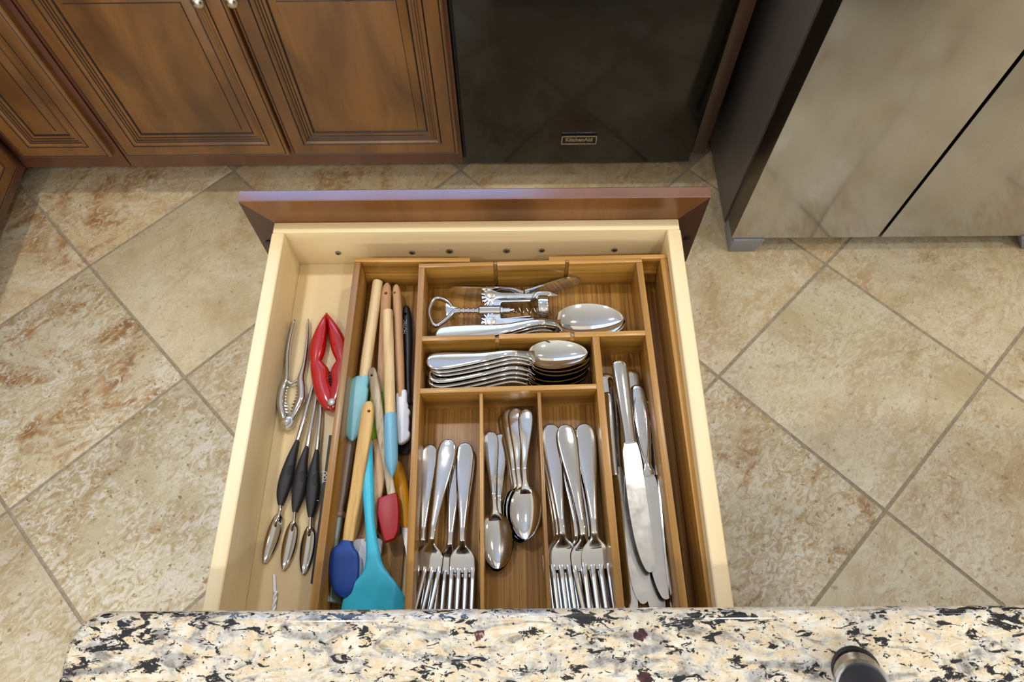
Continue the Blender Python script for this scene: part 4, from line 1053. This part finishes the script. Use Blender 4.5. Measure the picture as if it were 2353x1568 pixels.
# amber handled knife
t = util((925, 1150), 'small kitchen knife with an amber plastic handle beside the red spatula', 'knife', name='paring_knife')
zz = SF + .008
swept('handle', pst([(905, 1060, zz, 7, .0030), (911, 1072, zz, 14, .0050), (920, 1110, zz, 15, .0056), (927, 1160, zz, 15, .0054), (930, 1200, zz, 14, .0050), (929, 1212, zz, 11, .0040)]), M['yellow'], t, n=18)
outline('blade', [at(x, y, zz - .001).xy for x, y in ((922, 1210), (940, 1206), (943, 1330), (940, 1345), (934, 1275))], zz + .0006, .0014, M['blade'], t, bev=0)
# wooden spoons whose handles cross under the turquoise turner
t = util((846, 1180), 'brown wooden spoon handle lying under the turquoise turner', 'spoon', name='wooden_spoon')
zz = SF + .0062
swept('handle', pst([(905, 1015, zz + .001, 8, .0030), (884, 1090, zz, 11, .0040), (858, 1170, zz, 12, .0042), (836, 1235, zz, 12, .0040), (815, 1300, zz, 20, .0034), (800, 1350, zz, 26, .0030)]), M['beech'], t, n=16)
t = util((870, 1100), 'white silicone scraper with wavy edge and a flat beech handle', 'scraper', name='scraper')
zz = SF + .013
swept('handle', pst([(872, 1010, zz + .004, 15, .0040, 3), (876, 1060, zz + .003, 16, .0042, 3), (866, 1120, zz + .002, 15, .0040, 3), (856, 1190, zz + .001, 13, .0036, 3), (850, 1245, zz, 12, .0030, 3)]), M['beech'], t, n=20)
def z7(x, y): return (700 + x / 6.031, 1160 + y / 6.031)
pts_ = [(672, 540), (690, 500), (730, 478), (850, 472), (1025, 465), (1060, 480), (1080, 510), (1068, 610), (1058, 690), (1038, 720), (1050, 765), (1036, 805), (1062, 835), (1074, 880), (1060, 930), (1075, 990), (1050, 1080), (960, 1180), (700, 1230), (716, 1080), (742, 860), (735, 740), (700, 660), (676, 610)]
outline('head', [at(*z7(x, y), zz - .001).xy for x, y in pts_], zz + .0012, .0070, M['white'], t, bev=.0016, smooth=60)
# taupe and mint fan brush
t = util((780, 1200), 'taupe handled brush with a mint stem and three flat mint fins', 'brush', name='basting_brush')
zz = SF + .0095
swept('handle', pst([(812, 960, zz, 7, .0040), (808, 1000, zz, 10, .0058), (800, 1060, zz, 10.5, .0062), (790, 1130, zz, 8.5, .0056), (784, 1165, zz, 6, .0050), (782, 1178, zz, 7, .0050)]), M['taupe'], t, n=20)
swept('collar', pst([(782.5, 1176, zz, 7, .0050), (782, 1180, zz, 11.5, .0076), (780.5, 1187, zz, 11.5, .0076), (780, 1191, zz, 8, .0056)]), M['taupe'], t, n=22, sub=1, smooth=30)
swept('stem', pst([(780, 1190, zz, 7.2, .0050), (772, 1230, zz, 9, .0052), (765, 1262, zz, 9.5, .0052), (760, 1300, zz, 8, .0046), (757, 1312, zz, 7, .0042)]), M['mint'], t, n=18)
for x0, x1, x2 in ((756, 749, 754), (760, 755, 762), (766, 762, 770)):
    a = at(x0, 1310, zz); b = at(x1, 1384, zz); c = at(x2, 1396, SF + .002)
    bm = bmesh.new(); q = []
    dn = Vector((.0007, 0, 0))
    for pnt in (a + Vector((0, 0, .0045)), b + Vector((0, 0, .0045)), Vector((b.x + .0085, b.y - .001, SF + .0012)), Vector((a.x + .0030, a.y, SF + .0040))):
        q.append((bm.verts.new(pnt - dn), bm.verts.new(pnt + dn)))
    bm.faces.new([v[0] for v in q]); bm.faces.new([v[1] for v in q][::-1])
    for k in range(4): bm.faces.new((q[k][0], q[(k + 1) % 4][0], q[(k + 1) % 4][1], q[k][1]))
    finish(bm, 'fin', M['mint'], t)
# pale blue spatula with round wooden handle
t = util((850, 800), 'pale blue silicone spatula with a round pale wood handle on the left', 'spatula')
zz = SF + .0225
swept('handle', pst([(868, 651.5, zz - .006, 12, .0062), (867.5, 653, zz - .006, 13.5, .0070), (860, 710, zz - .004, 13.5, .0071), (851, 770, zz - .002, 13.5, .0071), (842, 830, zz, 13.3, .0070), (837, 872, zz, 12.5, .0066)]), M['pine'], t, n=24, sub=3, smooth=35)
swept('head', rows3([(1000, 808, zz, 42, .0066, 2.2), (988, 832, zz, 60, .0066, 2.4), (945, 880, zz, 92, .0054, 2.8), (926, 960, zz, 96, .0050, 3), (914, 1080, zz - .001, 94, .0048, 3), (900, 1200, zz - .002, 88, .0044, 3), (892, 1280, zz - .003, 58, .0036, 2.6), (890, 1334, zz - .003, 10, .0024, 2.2)]), M['paleblue'], t, n=26)
# sky blue ridged spatula with pale handle
t = util((898, 850), 'sky blue pointed spatula with a straight pale wood handle on top', 'spatula')
zz = SF + .0335
swept('handle', pst([(890.5, 719, zz - .004, 11.5, .0060), (891, 721, zz - .004, 12.7, .0066), (893, 790, zz - .003, 12.7, .0066), (895, 880, zz - .001, 12.8, .0067), (897, 958, zz, 12.6, .0066)]), M['pine'], t, n=24, sub=3, smooth=35)
swept('head', pst([(897, 953, zz, 13.2, .0064, 2.0), (897.2, 956, zz, 14.3, .0074, 1.9), (898, 985, zz, 15.2, .0078, 1.55), (899, 1030, zz, 15.2, .0076, 1.4), (900, 1062, zz, 13.5, .0070, 1.35), (901, 1082, zz - .001, 8.5, .0050, 1.4), (901.5, 1098, zz - .001, 1, .0010, 1.6)]), M['skyblue'], t, n=24, smooth=35)
# red spatula with weathered handle
t = util((890, 1000), 'small red silicone spatula with a weathered grey wood handle', 'spatula')
zz = SF + .0275
h = swept('handle', pst([(854, 848, zz + .003, 4, .0026), (856, 853, zz + .003, 9, .0040, 2.6), (860, 880, zz + .003, 11, .0046, 3), (867, 930, zz + .002, 12, .0046, 3), (876, 990, zz, 11, .0042, 3), (886, 1050, zz - .002, 10, .0040, 3), (894, 1100, zz - .004, 9.5, .0038, 3), (901, 1142, zz - .005, 9.5, .0036, 3)]), M['greywood'], t, n=20)
handle_hole(h, (854, 863), zz + .0068, .0017)
outline('head', [at(*z4(x, y), zz - .003).xy for x, y in ((1100, 522), (1165, 497), (1245, 475), (1262, 490), (1272, 560), (1276, 640), (1274, 720), (1268, 790), (1238, 850), (1200, 868), (1160, 880), (1145, 850), (1118, 750), (1094, 650))], zz + .0005, .0100, M['crimson'], t, bev=.0022, smooth=60)
# turquoise turner
t = util((860, 1250), 'large turquoise silicone turner with a broad head toward the counter', 'turner', name='turner')
zz = SF + .030
swept('turner_body', rows3([(1032, 55, zz - .004, 8, .0024), (1028, 100, zz - .003, 26, .0040), (1014, 220, zz - .001, 44, .0058), (1012, 340, zz, 50, .0064), (1022, 500, zz, 46, .0064), (1030, 640, zz, 40, .0062), (1038, 760, zz, 40, .0060), (1050, 880, zz - .001, 45, .0058), (1060, 980, zz - .002, 54, .0054), (1064, 1050, zz - .0025, 64, .0050), (1068, 1100, zz - .003, 80, .0046, 2.2), (1070, 1160, zz - .004, 118, .0040, 2.4), (1070, 1230, zz - .006, 170, .0036, 2.6), (1068, 1310, zz - .009, 218, .0034, 2.8), (1066, 1400, zz - .012, 236, .0034, 2.8), (1064, 1500, zz - .015, 238, .0032, 2.8), (1064, 1620, zz - .018, 210, .0030, 2.6), (1064, 1690, zz - .019, 110, .0026, 2.4)], z4), M['turq'], t, n=32)
# blue spoon spatula with bamboo handle
t = util((820, 1150), 'dark blue silicone spoon spatula with a flat bamboo handle', 'spatula')
zz = SF + .0400
h = swept('handle', pst([(847, 924, zz, 5, .0026), (847, 928, zz, 10, .0036, 2.6), (845, 945, zz, 14.5, .0042, 3), (840, 990, zz - .001, 15.5, .0044, 3), (829, 1060, zz - .003, 14.5, .0042, 3), (817, 1140, zz - .006, 13.5, .0042, 3), (806, 1200, zz - .009, 12.5, .0042, 3), (800, 1244, zz - .011, 12, .0042, 3.4)]), M['bamhandle'], t, n=20)
handle_hole(h, (847.5, 945), zz + .0040, .0019)
swept('head', rows3([(845, 862, zz - .011, 40, .0048, 2.4), (840, 900, zz - .012, 56, .0050, 2.6), (830, 950, zz - .013, 98, .0052, 2.8), (824, 1010, zz - .014, 113, .0054, 2.8), (822, 1080, zz - .015, 115, .0054, 2.8), (824, 1160, zz - .016, 110, .0052, 2.8), (826, 1240, zz - .017, 92, .0048, 2.6), (826, 1300, zz - .018, 60, .0040, 2.4), (824, 1332, zz - .018, 22, .0026, 2.2)], z4), M['navy'], t, n=28)

# ------------------------------------------------------------------ tripod leg on the worktop
fx, fy = 1.4085, -1.0075
ax = (at(2004, 1612, 1.005) - at(1962, 1512, 0.914)).normalized()
tp = thing('tripod_leg', (fx, fy, 0.914), 'black and bronze tripod leg foot standing on the granite at lower right', 'tripod leg')
def leg(name, a, b, r0, r1, mat, n=28):
    p0 = Vector((fx, fy, 0.9142)) + ax * a; p1 = Vector((fx, fy, 0.9142)) + ax * b
    return swept(name, [(*p0, r0, r0), (*p1, r1, r1)], mat, tp, n=n, sub=1, smooth=30, up=Vector((0, 1, 0)))
leg('rubber_foot', 0.010, 0.017, .0170, .0184, M['black_matte'])
leg('rubber_foot', 0.0172, 0.022, .0184, .0172, M['black_matte'])
leg('tube', 0.0222, 0.031, .0160, .0163, M['bronze'])
leg('twist_lock', 0.0312, 0.057, .0178, .0196, M['bronze'])
leg('lock_ring', 0.0572, 0.064, .0200, .0192, M['silver_ring'])
leg('foam_grip', 0.0642, 0.40, .0174, .0190, M['grip'])
